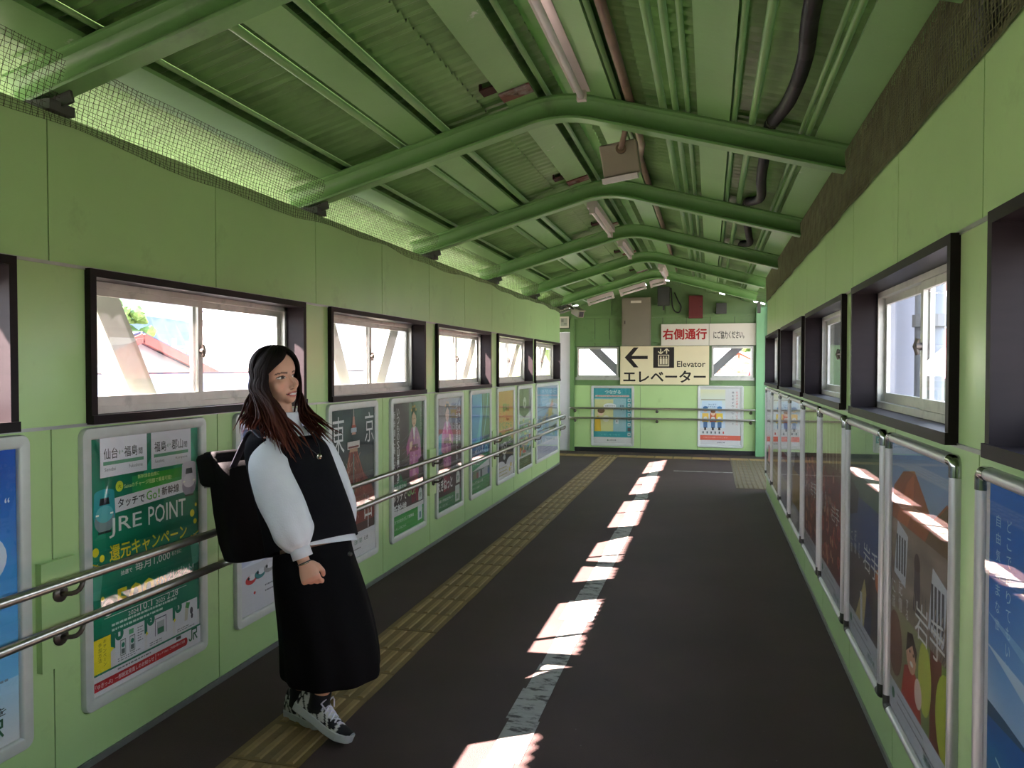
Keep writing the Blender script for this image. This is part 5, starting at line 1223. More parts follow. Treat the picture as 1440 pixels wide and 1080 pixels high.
for s in (-1, 1):
    u = Vector((0, s * 6, -1.95)).normalized(); n = Vector((0, s * 1.95, 6)).normalized()
    q = MB(); q.obox(Vector((-.8, 0, 8.12)) + u * 3.5 + n * .06, (1, 0, 0), u, n, 5.4, 3.5, .08); rf = q.build('roof', m_roofb, t)
    q = MB(); q.obox(Vector((4.65, 0, 8.02)) + u * 3.5, (1, 0, 0), u, n, .06, 3.5, .16); q.build('rake_board', m_brick, rf)
for y in (-3, 2.5):
    q = MB(); q.box(4.0, 4.05, y, y + 1.2, 4.2, 5.4); wq = q.build('window', m_alumw, t); q = MB(); q.box(4.05, 4.07, y + .08, y + 1.12, 4.28, 5.32); q.build('pane', mat('dark house pane', (70, 84, 100), .1), wq)
t = thing('shed', 'long low shed with a blue grey roof in front of the gabled house', 'shed', (-15.5, 26, -5.5))
q = MB(); q.box(-2.5, 2.5, -12, 14, 0, 6.0); q.build('walls', m_wwall, t)
q = MB(); q.obox((0, 1, 6.35), Vector((1, 0, -.13)), (0, 1, 0), Vector((.13, 0, 1)), 2.9, 13.4, .06); rf = q.build('roof', m_roofb, t)
q = MB(); q.box(-2.95, -2.70, -12.4, 14.4, 6.60, 6.82); q.build('ridge_board', mat('brown ridge', (70, 50, 46), .8), rf); q = MB(); q.box(2.84, 2.94, -12.4, 14.4, 5.86, 6.02); q.build('gutter', m_alumw, rf)
def blob_tree(name, label, loc, h, r, m, n=26, group=None, seed=0):
    rnd = random.Random(seed); t = thing(name, label, 'tree', loc, 0, group)
    q = MB(); q.tube([(0, 0, 0), (.05 * r, 0, h * .45), (0, .04 * r, h * .8)], [r * .09, r * .07, r * .03], 8); q.build('trunk', m_bark, t)
    bm = bmesh.new()
    for i in range(n):
        a = rnd.uniform(0, 2 * PI); z = rnd.uniform(.35, .98); rr = r * math.sqrt(rnd.random()) * (1.0 - abs(z - .55) * .9)
        mt = Matrix.Translation((rr * math.cos(a), rr * math.sin(a), z * h)) @ Matrix.Diagonal((1, 1, .8, 1))
        bmesh.ops.create_icosphere(bm, subdivisions=2, radius=r * rnd.uniform(.13, .26), matrix=mt)
    for v in bm.verts: v.co += Vector((noise.noise(v.co * 3 / r * 1.3), noise.noise(v.co * 3 / r * 1.3 + Vector((9, 0, 0))), noise.noise(v.co * 3 / r * 1.3 + Vector((0, 9, 0))))) * r * .16
    me = bpy.data.meshes.new('crown'); bm.to_mesh(me); bm.free(); link('crown', me, m, t)
    return t
blob_tree('tree', 'light green tree rising behind the gabled house roof, left pane behind the woman', (-36, 40.6, -5.5), 11.4, 2.4, m_leaf, n=70, seed=1)
blob_tree('tree', 'low olive tree clump right of the gabled house roof', (-38, 48.5, -5.5), 8.0, 3.0, m_leaf2, n=60, seed=2)
blob_tree('tree', 'green tree behind the orange steel gable in the right end window', (4.5, 62, -5.5), 10.0, 3.6, m_leaf, seed=3)
blob_tree('tree', 'olive tree farther right in the right end window', (9.5, 70, -5.5), 10.0, 4.0, m_leaf2, seed=4)
def ridge(name, label, cat, X, Yr, base, prof, depth, m):
    q = MB(); n = 60
    fr = []
    for k, (dz, off) in enumerate(((0, 0), (.55, .35), (.85, .7), (1, 1))):
        row = []
        for i in range(n + 1):
            tt = i / n; y = Yr[0] + (Yr[1] - Yr[0]) * tt; hgt = prof(tt) + 5 * noise.noise(Vector((y * .03, k * .7, 1)))
            row.append(X(tt, off * depth) + (base + hgt * dz,) if False else (X(tt, off * depth)[0], X(tt, off * depth)[1], base + hgt * dz))
        fr.append(row)
    b0 = 0
    q.rings(fr, closed=False, caps=False)
    return tag(q.build(name, m, fix=False), label, cat)
ridge('mountain', 'pale blue hazy mountain filling the sky behind the gabled house', 'mountain', lambda t, o: (-330 - o * 1.0 + 120 * t, 120 + 420 * t + o * .5), (0, 1), -6, lambda t: 62 + 24 * math.sin(5 * t + .6) + 8 * math.sin(13 * t), 90, m_hill)
ridge('mountain', 'low blue hill behind the white block in the right window', 'mountain', lambda t, o: (120 + 260 * t + o, 520 - 300 * t + o), (0, 1), -6, lambda t: 26 + 8 * math.sin(6 * t), 90, m_hill)
for i, (x, y, h) in enumerate(((-26.5, 31.5, 8.6), (-27.4, 34.9, 8.5))):
    t = thing('utility_pole', ('nearer' if i == 0 else 'farther') + ' concrete utility pole right of the gabled house', 'pole', (x, y, -5.5))
    q = MB(); q.tube([(0, 0, 0), (0, 0, h)], [.14, .10], 10); q.build('pole', m_pole, t); q = MB(); q.box(-.7, .7, -.05, .05, h - .5, h - .4); q.build('crossarm', m_pole, t)
# white block added outside to fill a left pane with brightness
t = thing('added_white_block', 'white building added to make the right pane behind the woman bright', 'building', (-25.3, 48, -5.5))
q = MB(); q.box(-1.7, 1.7, -12, 12, 0, 9.5); q.build('walls', m_wwall, t); q = MB(); q.box(-1.8, 1.8, -12.2, 12.2, 9.5, 9.9); q.build('parapet', m_wwall, t)
for j in range(3):
    for i in range(8): q = MB(); q.box(1.7, 1.75, -10 + 2.6 * i, -8.6 + 2.6 * i, 1.2 + 2.8 * j, 2.6 + 2.8 * j); q.build('window', mat('pale house pane', (180, 190, 200), .2), t)
# right side: warehouse with a red roof, tall white block with windows
t = thing('warehouse', 'grey warehouse with a faded red gable roof in the second right window', 'warehouse', (9.9, 25.7, -5.5), -math.radians(82))
q = MB(); q.v += [(-4, -8, 0), (-4, 8, 0), (-4, 8, 6.3), (0, 8, 8.0), (4, 8, 6.3), (4, 8, 0), (-4, -8, 6.3), (0, -8, 8.0), (4, -8, 6.3), (4, -8, 0)]
q.f += [(1, 2, 3, 4, 5), (0, 9, 8, 7, 6), (0, 6, 2, 1), (9, 5, 4, 8)]; q.m += [0] * 4; q.build('walls', mat('pale grey cladding', (116, 116, 124), .7, 0, .06, 2, stretch=(6, 6, .2)), t)
for s in (-1, 1):
    u = Vector((s * 4, 0, -1.7)).normalized(); n = Vector((s * 1.7, 0, 4)).normalized()
    q = MB(); q.obox(Vector((0, 0, 8.0)) + u * 2.3 + n * .06, u, (0, 1, 0), n, 2.4, 8.3, .06); rf = q.build('roof', m_roofr, t)
    q = MB(); q.obox(Vector((0, 0, 8.0)) + u * 4.65 + n * .02, u, (0, 1, 0), n, .06, 8.3, .10); q.build('eave_gutter', m_brack, rf)
q = MB(); q.box(-4.06, -4.0, -2, 2, 0, 3.6); q.build('shutter_door', m_alumw, t)
t = thing('tower_block', 'tall white building with rows of dark windows in the second right window', 'building', (17.5, 62, -5.5))
q = MB(); q.box(-5, 5, -5, 5, 0, 13.0); q.build('walls', m_wwall, t); q = MB(); q.box(-2.2, 1.6, -3, 3, 13.0, 15.6); q.build('stair_tower', m_wwall, t); q = MB(); q.box(-9, -5, -4, 4, 0, 11.4); q.build('side_wing', m_wwall, t)
mwin = mat('dark window pane', (110, 120, 132), .15)
for j in range(5):
    for i in range(5): q = MB(); q.box(-4.5 + 1.9 * i, -3.6 + 1.9 * i, -5.05, -5.0, 1.2 + 2.35 * j, 2.3 + 2.35 * j); q.build('window', mwin, t)
    for i in range(4): q = MB(); q.box(-9.05, -9.0, -3.6 + 2 * i, -2.6 + 2 * i, 1.2 + 2.1 * j, 2.2 + 2.1 * j); q.build('window', mwin, t)
t = thing('steel_gable', 'orange red steel truss gable with a pale roof in the right end window', 'structure', (1.6, 46, -5.5))
m_org = mat('orange red steel', (206, 92, 60), .6, 0, .05)
def bar(m_, a, b, r=.06): m_.tube([a, b], r, 6)
for (a, b, nm) in (((-2.1, 0, 6.7), (2.1, 0, 6.7), 'chord'), ((-2.1, 0, 6.7), (0, 0, 7.8), 'chord'), ((2.1, 0, 6.7), (0, 0, 7.8), 'chord'), ((0, 0, 6.7), (0, 0, 7.8), 'strut'), ((-1.05, 0, 6.7), (-1.05, 0, 7.25), 'strut'), ((1.05, 0, 6.7), (1.05, 0, 7.25), 'strut'), ((0, 0, 6.7), (-1.05, 0, 7.25), 'strut'), ((0, 0, 6.7), (1.05, 0, 7.25), 'strut'), ((-2.0, 0, 0), (-2.0, 0, 6.7), 'leg'), ((2.0, 0, 0), (2.0, 0, 6.7), 'leg')):
    q = MB(); bar(q, a, b); q.build(nm, m_org, t)
for s in (-1, 1):
    u = Vector((s * 2.1, 0, -1.1)).normalized(); n = Vector((s * 1.1, 0, 2.1)).normalized(); q = MB(); q.obox(Vector((0, 6, 7.9)) + u * 1.3, u, (0, 1, 0), n, 1.35, 6.2, .05); q.build('roof', m_wwall, t)
# ================================================================== the woman
def px(u, v, D):
    """a point seen at photo position (u, v), D metres in front of the camera"""
    return Vector((0, 0, 1.5)) + cr * ((u - 720) * D / 1081) + cu * ((540 - v) * D / 1081) + cf * D
IR = Vector((cr.x, cr.y, 0)).normalized()                 # picture right, level
IT = Vector((-cf.x, -cf.y, 0)).normalized()               # towards the camera, level
UP = Vector((0, 0, 1))
FW = (IR * .77 + IT * .64).normalized()                   # the way she faces
SD = UP.cross(FW).normalized()                            # her left
m_skin = colmat('skin', .5, .35, sss=.06)
m_hair = colmat('hair', .65, .10)
m_vest = mat('black wool vest', (17, 17, 21), .9, 0, .1, 60, bump=.3, bscale=300, spec=.12)
m_skirt = mat('black cotton skirt', (11, 11, 13), .9, 0, .1, 40, bump=.2, bscale=250, spec=.1)
m_shirt = mat('white cotton shirt', (206, 208, 214), .75, 0, .03, 20, bump=.12, bscale=160)
m_pack = mat('black nylon backpack', (13, 13, 15), .75, 0, .12, 50, bump=.25, bscale=400, spec=.2)
m_strap = mat('navy strap webbing', (30, 32, 44), .6, 0, .1, 60)
m_gold = mat('pendant metal', (170, 160, 140), .2, 1.0)
m_shoe = colmat('shoe cloth', .7, .3)
m_sole = mat('shoe sole rubber', (176, 176, 178), .6, 0, .04)
m_lace = mat('white lace', (206, 202, 214), .7)

def orth(f, s):
    f = Vector(f).normalized(); s = Vector(s); s = (s - f * s.dot(f)).normalized(); return f, s
def ering(c, s, f, rs, rf, n=28, e=2.0, mod=None):
    P = []
    for k in range(n):
        a = 2 * PI * k / n; ca, sa = math.cos(a), math.sin(a)
        r = 1.0 if mod is None else mod(a)
        P.append(Vector(c) + Vector(s) * (rs * r * math.copysign(abs(ca) ** (2 / e), ca)) + Vector(f) * (rf * r * math.copysign(abs(sa) ** (2 / e), sa)))
    return P
def limb(m, pts, rad, seg=14, flat=1.0, ref=None):
    P = spline(pts, 5); R = []
    n = len(pts)
    for i in range(len(P)):
        t = i / 5; k = min(int(t), n - 2); R.append(rad[k] + (rad[k + 1] - rad[k]) * (t - k))
    m.tube(P, R, seg, flat=flat, ref=ref)
def ball(m, c, ax, ay, az, rx, ry, rz, n=18):
    c = Vector(c); rings = []
    for i in range(1, n):
        th = PI * i / n
        rings.append([c + Vector(az) * (rz * math.cos(th)) + Vector(ax) * (rx * math.sin(th) * math.cos(2 * PI * k / n)) + Vector(ay) * (ry * math.sin(th) * math.sin(2 * PI * k / n)) for k in range(n)])
    m.rings(rings)

# joints
HIP = px(440, 800, 3.20); WST = px(430, 725, 3.20); CHT = px(412, 660, 3.21); NCK = px(399, 603, 3.215)
SHR = px(376, 634, 3.10); ELR = px(399, 712, 3.06); WRR = px(427, 789, 3.03)
SHL = px(447, 628, 3.32); ELL = px(476, 690, 3.37); WRL = px(480, 762, 3.36)
# head frame
HF = (IR * .83 + IT * .55 + UP * .03).normalized()
HU = (UP + IR * -.10 + IT * .10).normalized(); HS = HU.cross(HF).normalized(); HU = HF.cross(HS).normalized()     # HS = her left
HC = px(391, 532, 3.20)                                    # middle of the head at eye height
def hl(x, y, z): return HC + HS * x + HF * y + HU * z

B = MB()
# torso kept inside the clothes
B.rings([ering(px(446, 812, 3.2), SD, FW, .13, .09), ering(HIP, SD, FW, .145, .10), ering(px(437, 765, 3.2), SD, FW, .135, .09), ering(WST, SD, FW, .115, .08), ering(CHT, SD, FW, .135, .095), ering(px(404, 628, 3.21), SD, FW, .14, .08), ering(px(400, 612, 3.215), SD, FW, .09, .06), ering(NCK, SD, FW, .05, .05)])
limb(B, [px(401, 612, 3.215), NCK, px(396, 582, 3.205), px(392, 560, 3.21)], [.056, .050, .047, .048])
# arms and legs
limb(B, [px(394, 630, 3.15), SHR, ELR, px(414, 755, 3.04), WRR], [.05, .048, .036, .030, .0235])
limb(B, [px(428, 626, 3.27), SHL, ELL, px(480, 728, 3.37), WRL], [.05, .046, .036, .030, .0235])
AKR = px(452, 972, 3.10); KNR = px(468, 885, 3.13)
AKL = px(424, 968, 3.29); KNL = px(452, 880, 3.24)
limb(B, [px(440, 808, 3.17), KNR, px(462, 930, 3.10), AKR, px(450, 985, 3.10)], [.078, .055, .050, .035, .036])
limb(B, [px(452, 806, 3.25), KNL, px(434, 926, 3.29), AKL, px(424, 990, 3.29)], [.078, .055, .050, .034, .036])
# head: cranium, jaw, cheeks, chin, nose, lips, ears
ball(B, hl(0, -.012, .040), HS, HF, HU, .073, .092, .082, 24)
ball(B, hl(0, .014, -.035), HS, HF, HU, .058, .066, .078, 24)
ball(B, hl(0, .052, -.080), HS, HF, HU, .028, .028, .026)
for s in (-1, 1):
    ball(B, hl(s * .034, .042, -.028), HS, HF, HU, .026, .027, .028)
    ball(B, hl(s * .074, -.012, -.012), HS, HF, HU, .008, .018, .030, 12)
    ball(B, hl(s * .0115, .085, -.0390), HS, HF, HU, .0065, .008, .0065, 10)
B.tube([hl(0, .073, .013), hl(0, .087, -.008), hl(0, .104, -.029), hl(0, .100, -.037), hl(0, .080, -.042)], [.006, .0068, .0088, .0085, .006], 10)
B.tube([hl(-.026, .066, -.064), hl(-.013, .080, -.061), hl(0, .084, -.0595), hl(.013, .080, -.061), hl(.026, .066, -.064)], [.003, .0065, .007, .0065, .003], 8)
B.tube([hl(-.022, .066, -.069), hl(-.010, .079, -.0735), hl(0, .081, -.075), hl(.010, .079, -.0735), hl(.022, .066, -.069)], [.003, .007, .0075, .007, .003], 8)
# hands: palm and five separate curled fingers
def hand(m, wrist, dn, th, bk, curl=1.0):
    """dn along the hand, th towards the thumb, bk out of the back of the hand"""
    dn = Vector(dn).normalized(); th = Vector(th); th = (th - dn * th.dot(dn)).normalized(); bk = Vector(bk); bk = (bk - dn * bk.dot(dn) - th * bk.dot(th)).normalized()
    W = Vector(wrist)
    P = lambda d, t, b: W + dn * d + th * t + bk * b
    m.rings([ering(P(-.012, 0, 0), th, bk, .023, .018, 16), ering(P(.015, 0, 0), th, bk, .027, .018, 16), ering(P(.045, .001, 0), th, bk, .037, .0165, 16, 2.5), ering(P(.075, 0, 0), th, bk, .041, .0150, 16, 2.6), ering(P(.088, 0, -.002), th, bk, .038, .011, 16, 2.5)])
    for t, L, r, c in ((.029, .040, .0088, .85), (.010, .043, .0092, 1.0), (-.010, .040, .0088, 1.05), (-.028, .032, .0078, 1.1)):
        k = P(.078 - abs(t) * .12, t, .002)
        a1, a2, a3 = [math.radians(x * c * curl) for x in (52, 140, 215)]
        p1 = k + dn * (L * math.cos(a1)) - bk * (L * math.sin(a1)); p2 = p1 + (dn * math.cos(a2) - bk * math.sin(a2)) * L * .62; p3 = p2 + (dn * math.cos(a3) - bk * math.sin(a3)) * L * .45
        m.tube([k - dn * .02, k, k.lerp(p1, .5), p1, p1.lerp(p2, .55), p2, p3], [r, r * 1.12, r, r * 1.06, r * .95, r * .95, r * .75], 10)
    q0 = P(.018, .022, -.006); q1 = P(.040, .042, -.012); q2 = P(.066, .048, -.022); q3 = P(.086, .040, -.034)
    m.tube([q0, q0.lerp(q1, .5), q1, q1.lerp(q2, .5), q2, q2.lerp(q3, .6), q3], [.013, .0125, .0115, .0105, .0105, .0095, .007], 10)
dR = (px(443, 828, 3.02) - WRR)
hand(B, WRR, dR, IR * 1.0 + UP * .2, IT * .95 - IR * .35)
hand(B, WRL, -UP + IR * .1, FW * .6 + IT * .2, -IT + IR * .2)
# feet inside the shoes
FTR0 = px(424, 992, 3.14); FTR1 = px(488, 1043, 3.05)
body_src = B.mesh('body_src', m_skin)
tmp = bpy.data.objects.new('tmp', body_src); COL.objects.link(tmp)
bm = bmesh.new(); bm.from_mesh(body_src); bmesh.ops.recalc_face_normals(bm, faces=bm.faces); bm.to_mesh(body_src); bm.free()
md = tmp.modifiers.new('r', 'REMESH'); md.mode = 'VOXEL'; md.voxel_size = .0036
me = bpy.data.meshes.new_from_object(tmp.evaluated_get(bpy.context.evaluated_depsgraph_get()))
bpy.data.objects.remove(tmp)
bm = bmesh.new(); bm.from_mesh(me)
def near(p, c, r): return (p - c).length < r
for _ in range(2): bmesh.ops.smooth_vert(bm, verts=bm.verts, factor=.5, use_axis_x=True, use_axis_y=True, use_axis_z=True)
# soft eye sockets, then colour by place on the head
EYE = [(-.031, .004), (.031, .004)]
for v in bm.verts:
    d = v.co - HC
    if d.length < .16:
        x, y, z = d.dot(HS), d.dot(HF), d.dot(HU)
        if y > .03:
            for ex, ez in EYE:
                g = math.exp(-((x - ex) / .017) ** 2 - ((z - ez) / .011) ** 2)
                v.co -= HF * .006 * g
                g2 = math.exp(-((x - ex) / .011) ** 2 - ((z - ez) / .005) ** 2)
                v.co += HF * .004 * g2
bm.normal_update()
bm.to_mesh(me); bm.free()
SKIN = lin((206, 158, 134)); LIP = lin((176, 92, 86)); BROW = lin((58, 38, 32)); LASH = lin((34, 22, 20)); WHT = lin((214, 206, 200)); CHK = lin((212, 142, 120))
def blend(a, b, t): return tuple(a[i] + (b[i] - a[i]) * t for i in range(3))
def sst(e0, e1, x):
    t = min(max((x - e0) / (e1 - e0), 0), 1); return t * t * (3 - 2 * t)
cols = []
for v in me.vertices:
    d = v.co - HC; c = SKIN
    if d.length < .16:
        x, y, z = d.dot(HS), d.dot(HF), d.dot(HU)
        if y > .02:
            for s in (-1, 1):
                c = blend(c, CHK, .5 * math.exp(-((x - s * .038) / .018) ** 2 - ((z + .030) / .016) ** 2))
                xx = (x - s * .031) / .0155
                if abs(xx) < 1.05:
                    top = .004 + .0062 * (1 - xx * xx); bot = .004 - .0040 * (1 - xx * xx)
                    if bot < z < top: c = WHT if abs(x - s * .031 - .004) > .0062 else LASH
                    if top - .0012 <= z < top + .0034: c = LASH
                    if bot - .0016 <= z <= bot: c = blend(SKIN, LASH, .6)
                bz = .0215 + .004 * (1 - ((x - s * .032) / .02) ** 2)
                if abs(x - s * .032) < .021 and abs(z - bz) < .0036: c = blend(c, BROW, .85)
            # smiling mouth
            cv = .16 * abs(x) ** 1.3 * 1.6
            if abs(x) < .027:
                wq = 1 - (abs(x) / .027) ** 2
                zl_ = -.0665 + cv
                if abs(z - zl_) < .0032 * wq + .0006: c = WHT if abs(x) < .019 else LASH
                elif 0 < z - zl_ < .010 * wq + .001 or 0 < zl_ - z < .0115 * wq + .001: c = LIP
            if abs(abs(x) - .0075) < .004 and abs(z + .0455) < .0022 and y > .07: c = blend(SKIN, LASH, .7)
    else:
        for W, dn in ((WRR, dR.normalized()),):
            dd = v.co - W
            if dd.length < .13 and dd.dot(dn) > .07: c = blend(SKIN, CHK, .6)
    cols += [c[0], c[1], c[2], 1.0]
at = me.color_attributes.new('Col', 'FLOAT_COLOR', 'POINT'); at.data.foreach_set('color', cols)
me.name = 'person'; me.materials.clear(); me.materials.append(m_skin)
base = px(450, 1030, 3.12); base.z = 0
me.transform(Matrix.Translation(-base))
person = link('person', me, None, None, smooth=True); person.location = base
tag(person, 'smiling woman in a black vest, white blouse and long black skirt, walking', 'person')
def wear(mb, name, m, smooth=True, fix=True, sub=0, parent=None):
    o = mb.build(name, m, None, smooth=smooth, fix=fix); o.data.transform(Matrix.Translation(-base)); o.parent = parent or person
    if sub:
        md_ = o.modifiers.new('s', 'SUBSURF'); md_.levels = sub; md_.render_levels = sub
    return o
# eyes left to the paint; ear stud:
q = MB(); ball(q, hl(-.080, -.012, -.040), HS, HF, HU, .004, .004, .004, 8); wear(q, 'earring', m_gold)

# ---- blouse: collar, body with tail, two full sleeves with cuffs
q = MB()
LB = (FW * .97 + UP * .24).normalized(); LB2 = (FW * .93 + UP * .36).normalized()
def rad(c, dv, rs, rf, s=SD, f=FW, e=2.2, n=40, mod=None): return ering(c, s, f, rs, rf, n, e, mod)
q.rings([rad(px(443, 767, 3.2), 0, .188, .137, s=(SD - UP * .075).normalized(), f=LB, mod=lambda a: 1 + .02 * math.sin(5 * a)), rad(px(439, 756, 3.2), 0, .186, .132, f=LB), rad(px(431, 720, 3.2), 0, .17, .12, f=LB), rad(px(413, 660, 3.21), 0, .165, .115, f=LB), rad(px(405, 628, 3.21), 0, .15, .09), rad(px(402, 610, 3.215), 0, .10, .075), rad(px(401, 600, 3.214), 0, .066, .066), rad(px(399, 588, 3.21), 0, .061, .061), rad(px(398, 579, 3.205), 0, .060, .060), rad(px(398, 578, 3.205), 0, .054, .054), rad(px(399, 590, 3.21), 0, .055, .055)], caps=False)
wear(q, 'blouse', m_shirt, sub=1)
q = MB()
q.poly([px(409, 589, 3.135), px(421, 591, 3.125), px(437, 616, 3.10), px(427, 612, 3.095), px(417, 603, 3.11)]) if False else None
def sleeve(P, R, name, ref):
    q = MB(); pts = spline(P, 6); rr = []
    n = len(P)
    for i in range(len(pts)):
        t = i / 6; k = min(int(t), n - 2); rr.append(R[k] + (R[k + 1] - R[k]) * (t - k))
    rings = []; prev = Vector(ref)
    for i, p in enumerate(pts):
        d = (pts[min(i + 1, len(pts) - 1)] - pts[max(i - 1, 0)]).normalized(); a = (prev - d * prev.dot(d)).normalized(); prev = a; c = d.cross(a)
        t = i / (len(pts) - 1)
        fold = .06 * sst(.25, .85, t)
        rings.append([p + (a * math.cos(2 * PI * k / 36) * .94 + c * math.sin(2 * PI * k / 36)) * rr[i] * (1 + fold * math.sin(7 * 2 * PI * k / 36 + 2 * t) + .030 * math.sin(3 * 2 * PI * k / 36 + 9 * t) + .016 * math.sin(2 * 2 * PI * k / 36 - 21 * t)) for k in range(36)])
    q.rings(rings, caps=False)
    return wear(q, name, m_shirt, sub=1)
slv = sleeve([px(387, 628, 3.14), px(379, 652, 3.085), px(390, 690, 3.06), px(403, 722, 3.045), px(413, 750, 3.035), px(419, 765, 3.035), px(422, 772, 3.033)], [.068, .084, .087, .086, .080, .060, .038], 'sleeve', IT)
q = MB(); a = px(420, 767, 3.034); b = px(426, 784, 3.031); q.tube([a, a.lerp(b, .05), a.lerp(b, .5), b, b, a.lerp(b, .3)], [.034, .0385, .040, .040, .035, .033], 24, caps=False); wear(q, 'cuff', m_shirt)
sleeve([px(434, 622, 3.27), px(449, 636, 3.33), px(465, 670, 3.37), px(476, 705, 3.38), px(481, 732, 3.37), px(482, 745, 3.36)], [.06, .070, .072, .072, .06, .036], 'sleeve', IT)
q = MB(); a = px(482, 742, 3.36); b = px(481, 758, 3.36); q.tube([a, a.lerp(b, .5), b], [.034, .038, .036], 18, caps=False); wear(q, 'cuff', m_shirt)

# ---- vest: boxy, open armholes, wide neckline
q = MB()
hemf = (FW * .93 + UP * .37).normalized()
vr = [rad(px(440, 767, 3.2), 0, .201, .147, f=hemf, e=2.3, mod=lambda a: 1 + .012 * math.sin(6 * a)), rad(px(436, 742, 3.2), 0, .199, .147, f=hemf, e=2.3), rad(px(426, 706, 3.205), 0, .192, .142, f=LB, e=2.3), rad(px(413, 665, 3.21), 0, .186, .136, f=LB, e=2.3), rad(px(405, 637, 3.21), 0, .186, .118, f=LB, e=2.3), rad(px(400, 617, 3.212), 0, .178, .094, f=LB, e=2.2), rad(px(398, 608, 3.214), 0, .140, .086, f=(FW - UP * .20).normalized(), e=2.1), rad(px(399, 604, 3.214), 0, .098, .088, f=(FW - UP * .62).normalized())]
q.rings(vr, caps=False); q.rings([[p + (Vector(q.v[0]) - Vector(q.v[0])) for p in vr[0]], rad(px(439, 760, 3.2), 0, .190, .136, f=hemf, e=2.3)], caps=False)
vest = wear(q, 'vest', m_vest, sub=1)
# shoulder wings of the vest over the sleeve heads
q = MB()
for (sh, s) in ((px(372, 626, 3.10), -1), (px(445, 622, 3.32), 1)):
    ax_ = SD * s
    rings = []
    for t, (ro, rf_, dz) in enumerate(((.0, .105, .0), (.035, .102, -.004), (.062, .096, -.014), (.066, .088, -.018))):
        c = sh - ax_ * .06 + ax_ * ro + UP * (dz - .038)
        rings.append([c + FW * (rf_ * .95 * math.cos(2 * PI * k / 28)) + UP * ((.068 if math.sin(2 * PI * k / 28) > 0 else .10) * math.sin(2 * PI * k / 28) * (rf_ / .105)) for k in range(28)])
    q.rings(rings, caps=False)
wear(q, 'shoulder_panel', m_vest, sub=1, parent=vest)
# white V of the blouse front at the neck
q = MB(); cN = [px(404, 584, 3.150), px(418, 583, 3.125), px(427, 592, 3.118), px(432, 606, 3.105), px(421, 609, 3.098), px(411, 600, 3.115)]
q.rings([cN, [p - FW * .012 for p in cN]]); None
# pendant on a cord
q = MB(); q.tube(spline([px(404, 598, 3.11), px(424, 620, 3.06), px(440, 634, 3.045), px(449, 640, 3.045), px(449, 628, 3.07), px(440, 606, 3.12)], 5), .0016, 6); cord = wear(q, 'cord', m_black)
q = MB(); ball(q, px(449, 642, 3.04), IR, IT, UP, .011, .006, .012, 12); wear(q, 'pendant', m_gold)
# ---- skirt with pleats and one button
q = MB(); def_ = None
def pl(k0, amp): return lambda a: 1 + amp * math.sin(9 * a + k0) + amp * .6 * math.sin(5 * a + 1)
sr = []
for (u, v, rs, rf, amp, tilt) in ((440, 770, .172, .125, .0, .30), (441, 788, .176, .136, .004, .25), (447, 815, .184, .160, .010, .16), (455, 850, .190, .180, .018, .10), (462, 885, .193, .192, .026, .06), (466, 918, .196, .202, .032, .04), (467, 944, .196, .205, .036, .03), (466.5, 948, .188, .197, .036, .03)):
    f_ = (FW + UP * tilt).normalized(); sr.append(rad(px(u, v, 3.2), 0, rs, rf, f=f_, e=2.1, n=72, mod=pl(.5 + v * .004, amp)))
q.rings(sr, caps=False)
skirt = wear(q, 'skirt', m_skirt, sub=1)
q = MB(); q.tube([px(492, 779, 3.07), px(492.6, 779, 3.06)], .009, 14); wear(q, 'button', mat('black button', (44, 44, 46), .3), parent=skirt)
q = MB(); cB = WRR.lerp(px(427, 789, 3.03) + dR * .06, 1); dn = dR.normalized(); a1 = dn.orthogonal().normalized(); a2 = dn.cross(a1)
q.tube([cB + (a1 * math.cos(2 * PI * k / 20) + a2 * math.sin(2 * PI * k / 20)) * .0255 for k in range(21)], .0028, 6); br = wear(q, 'bracelet', m_black)
q = MB(); q.tube([cB + (IT * math.cos(t) + IR * math.sin(t)) * .0275 + UP * .010 * math.sin(t) for t in (-.3, 0, .3, .6, .9)], .0032, 6); wear(q, 'bracelet_bar', m_gold, parent=br)

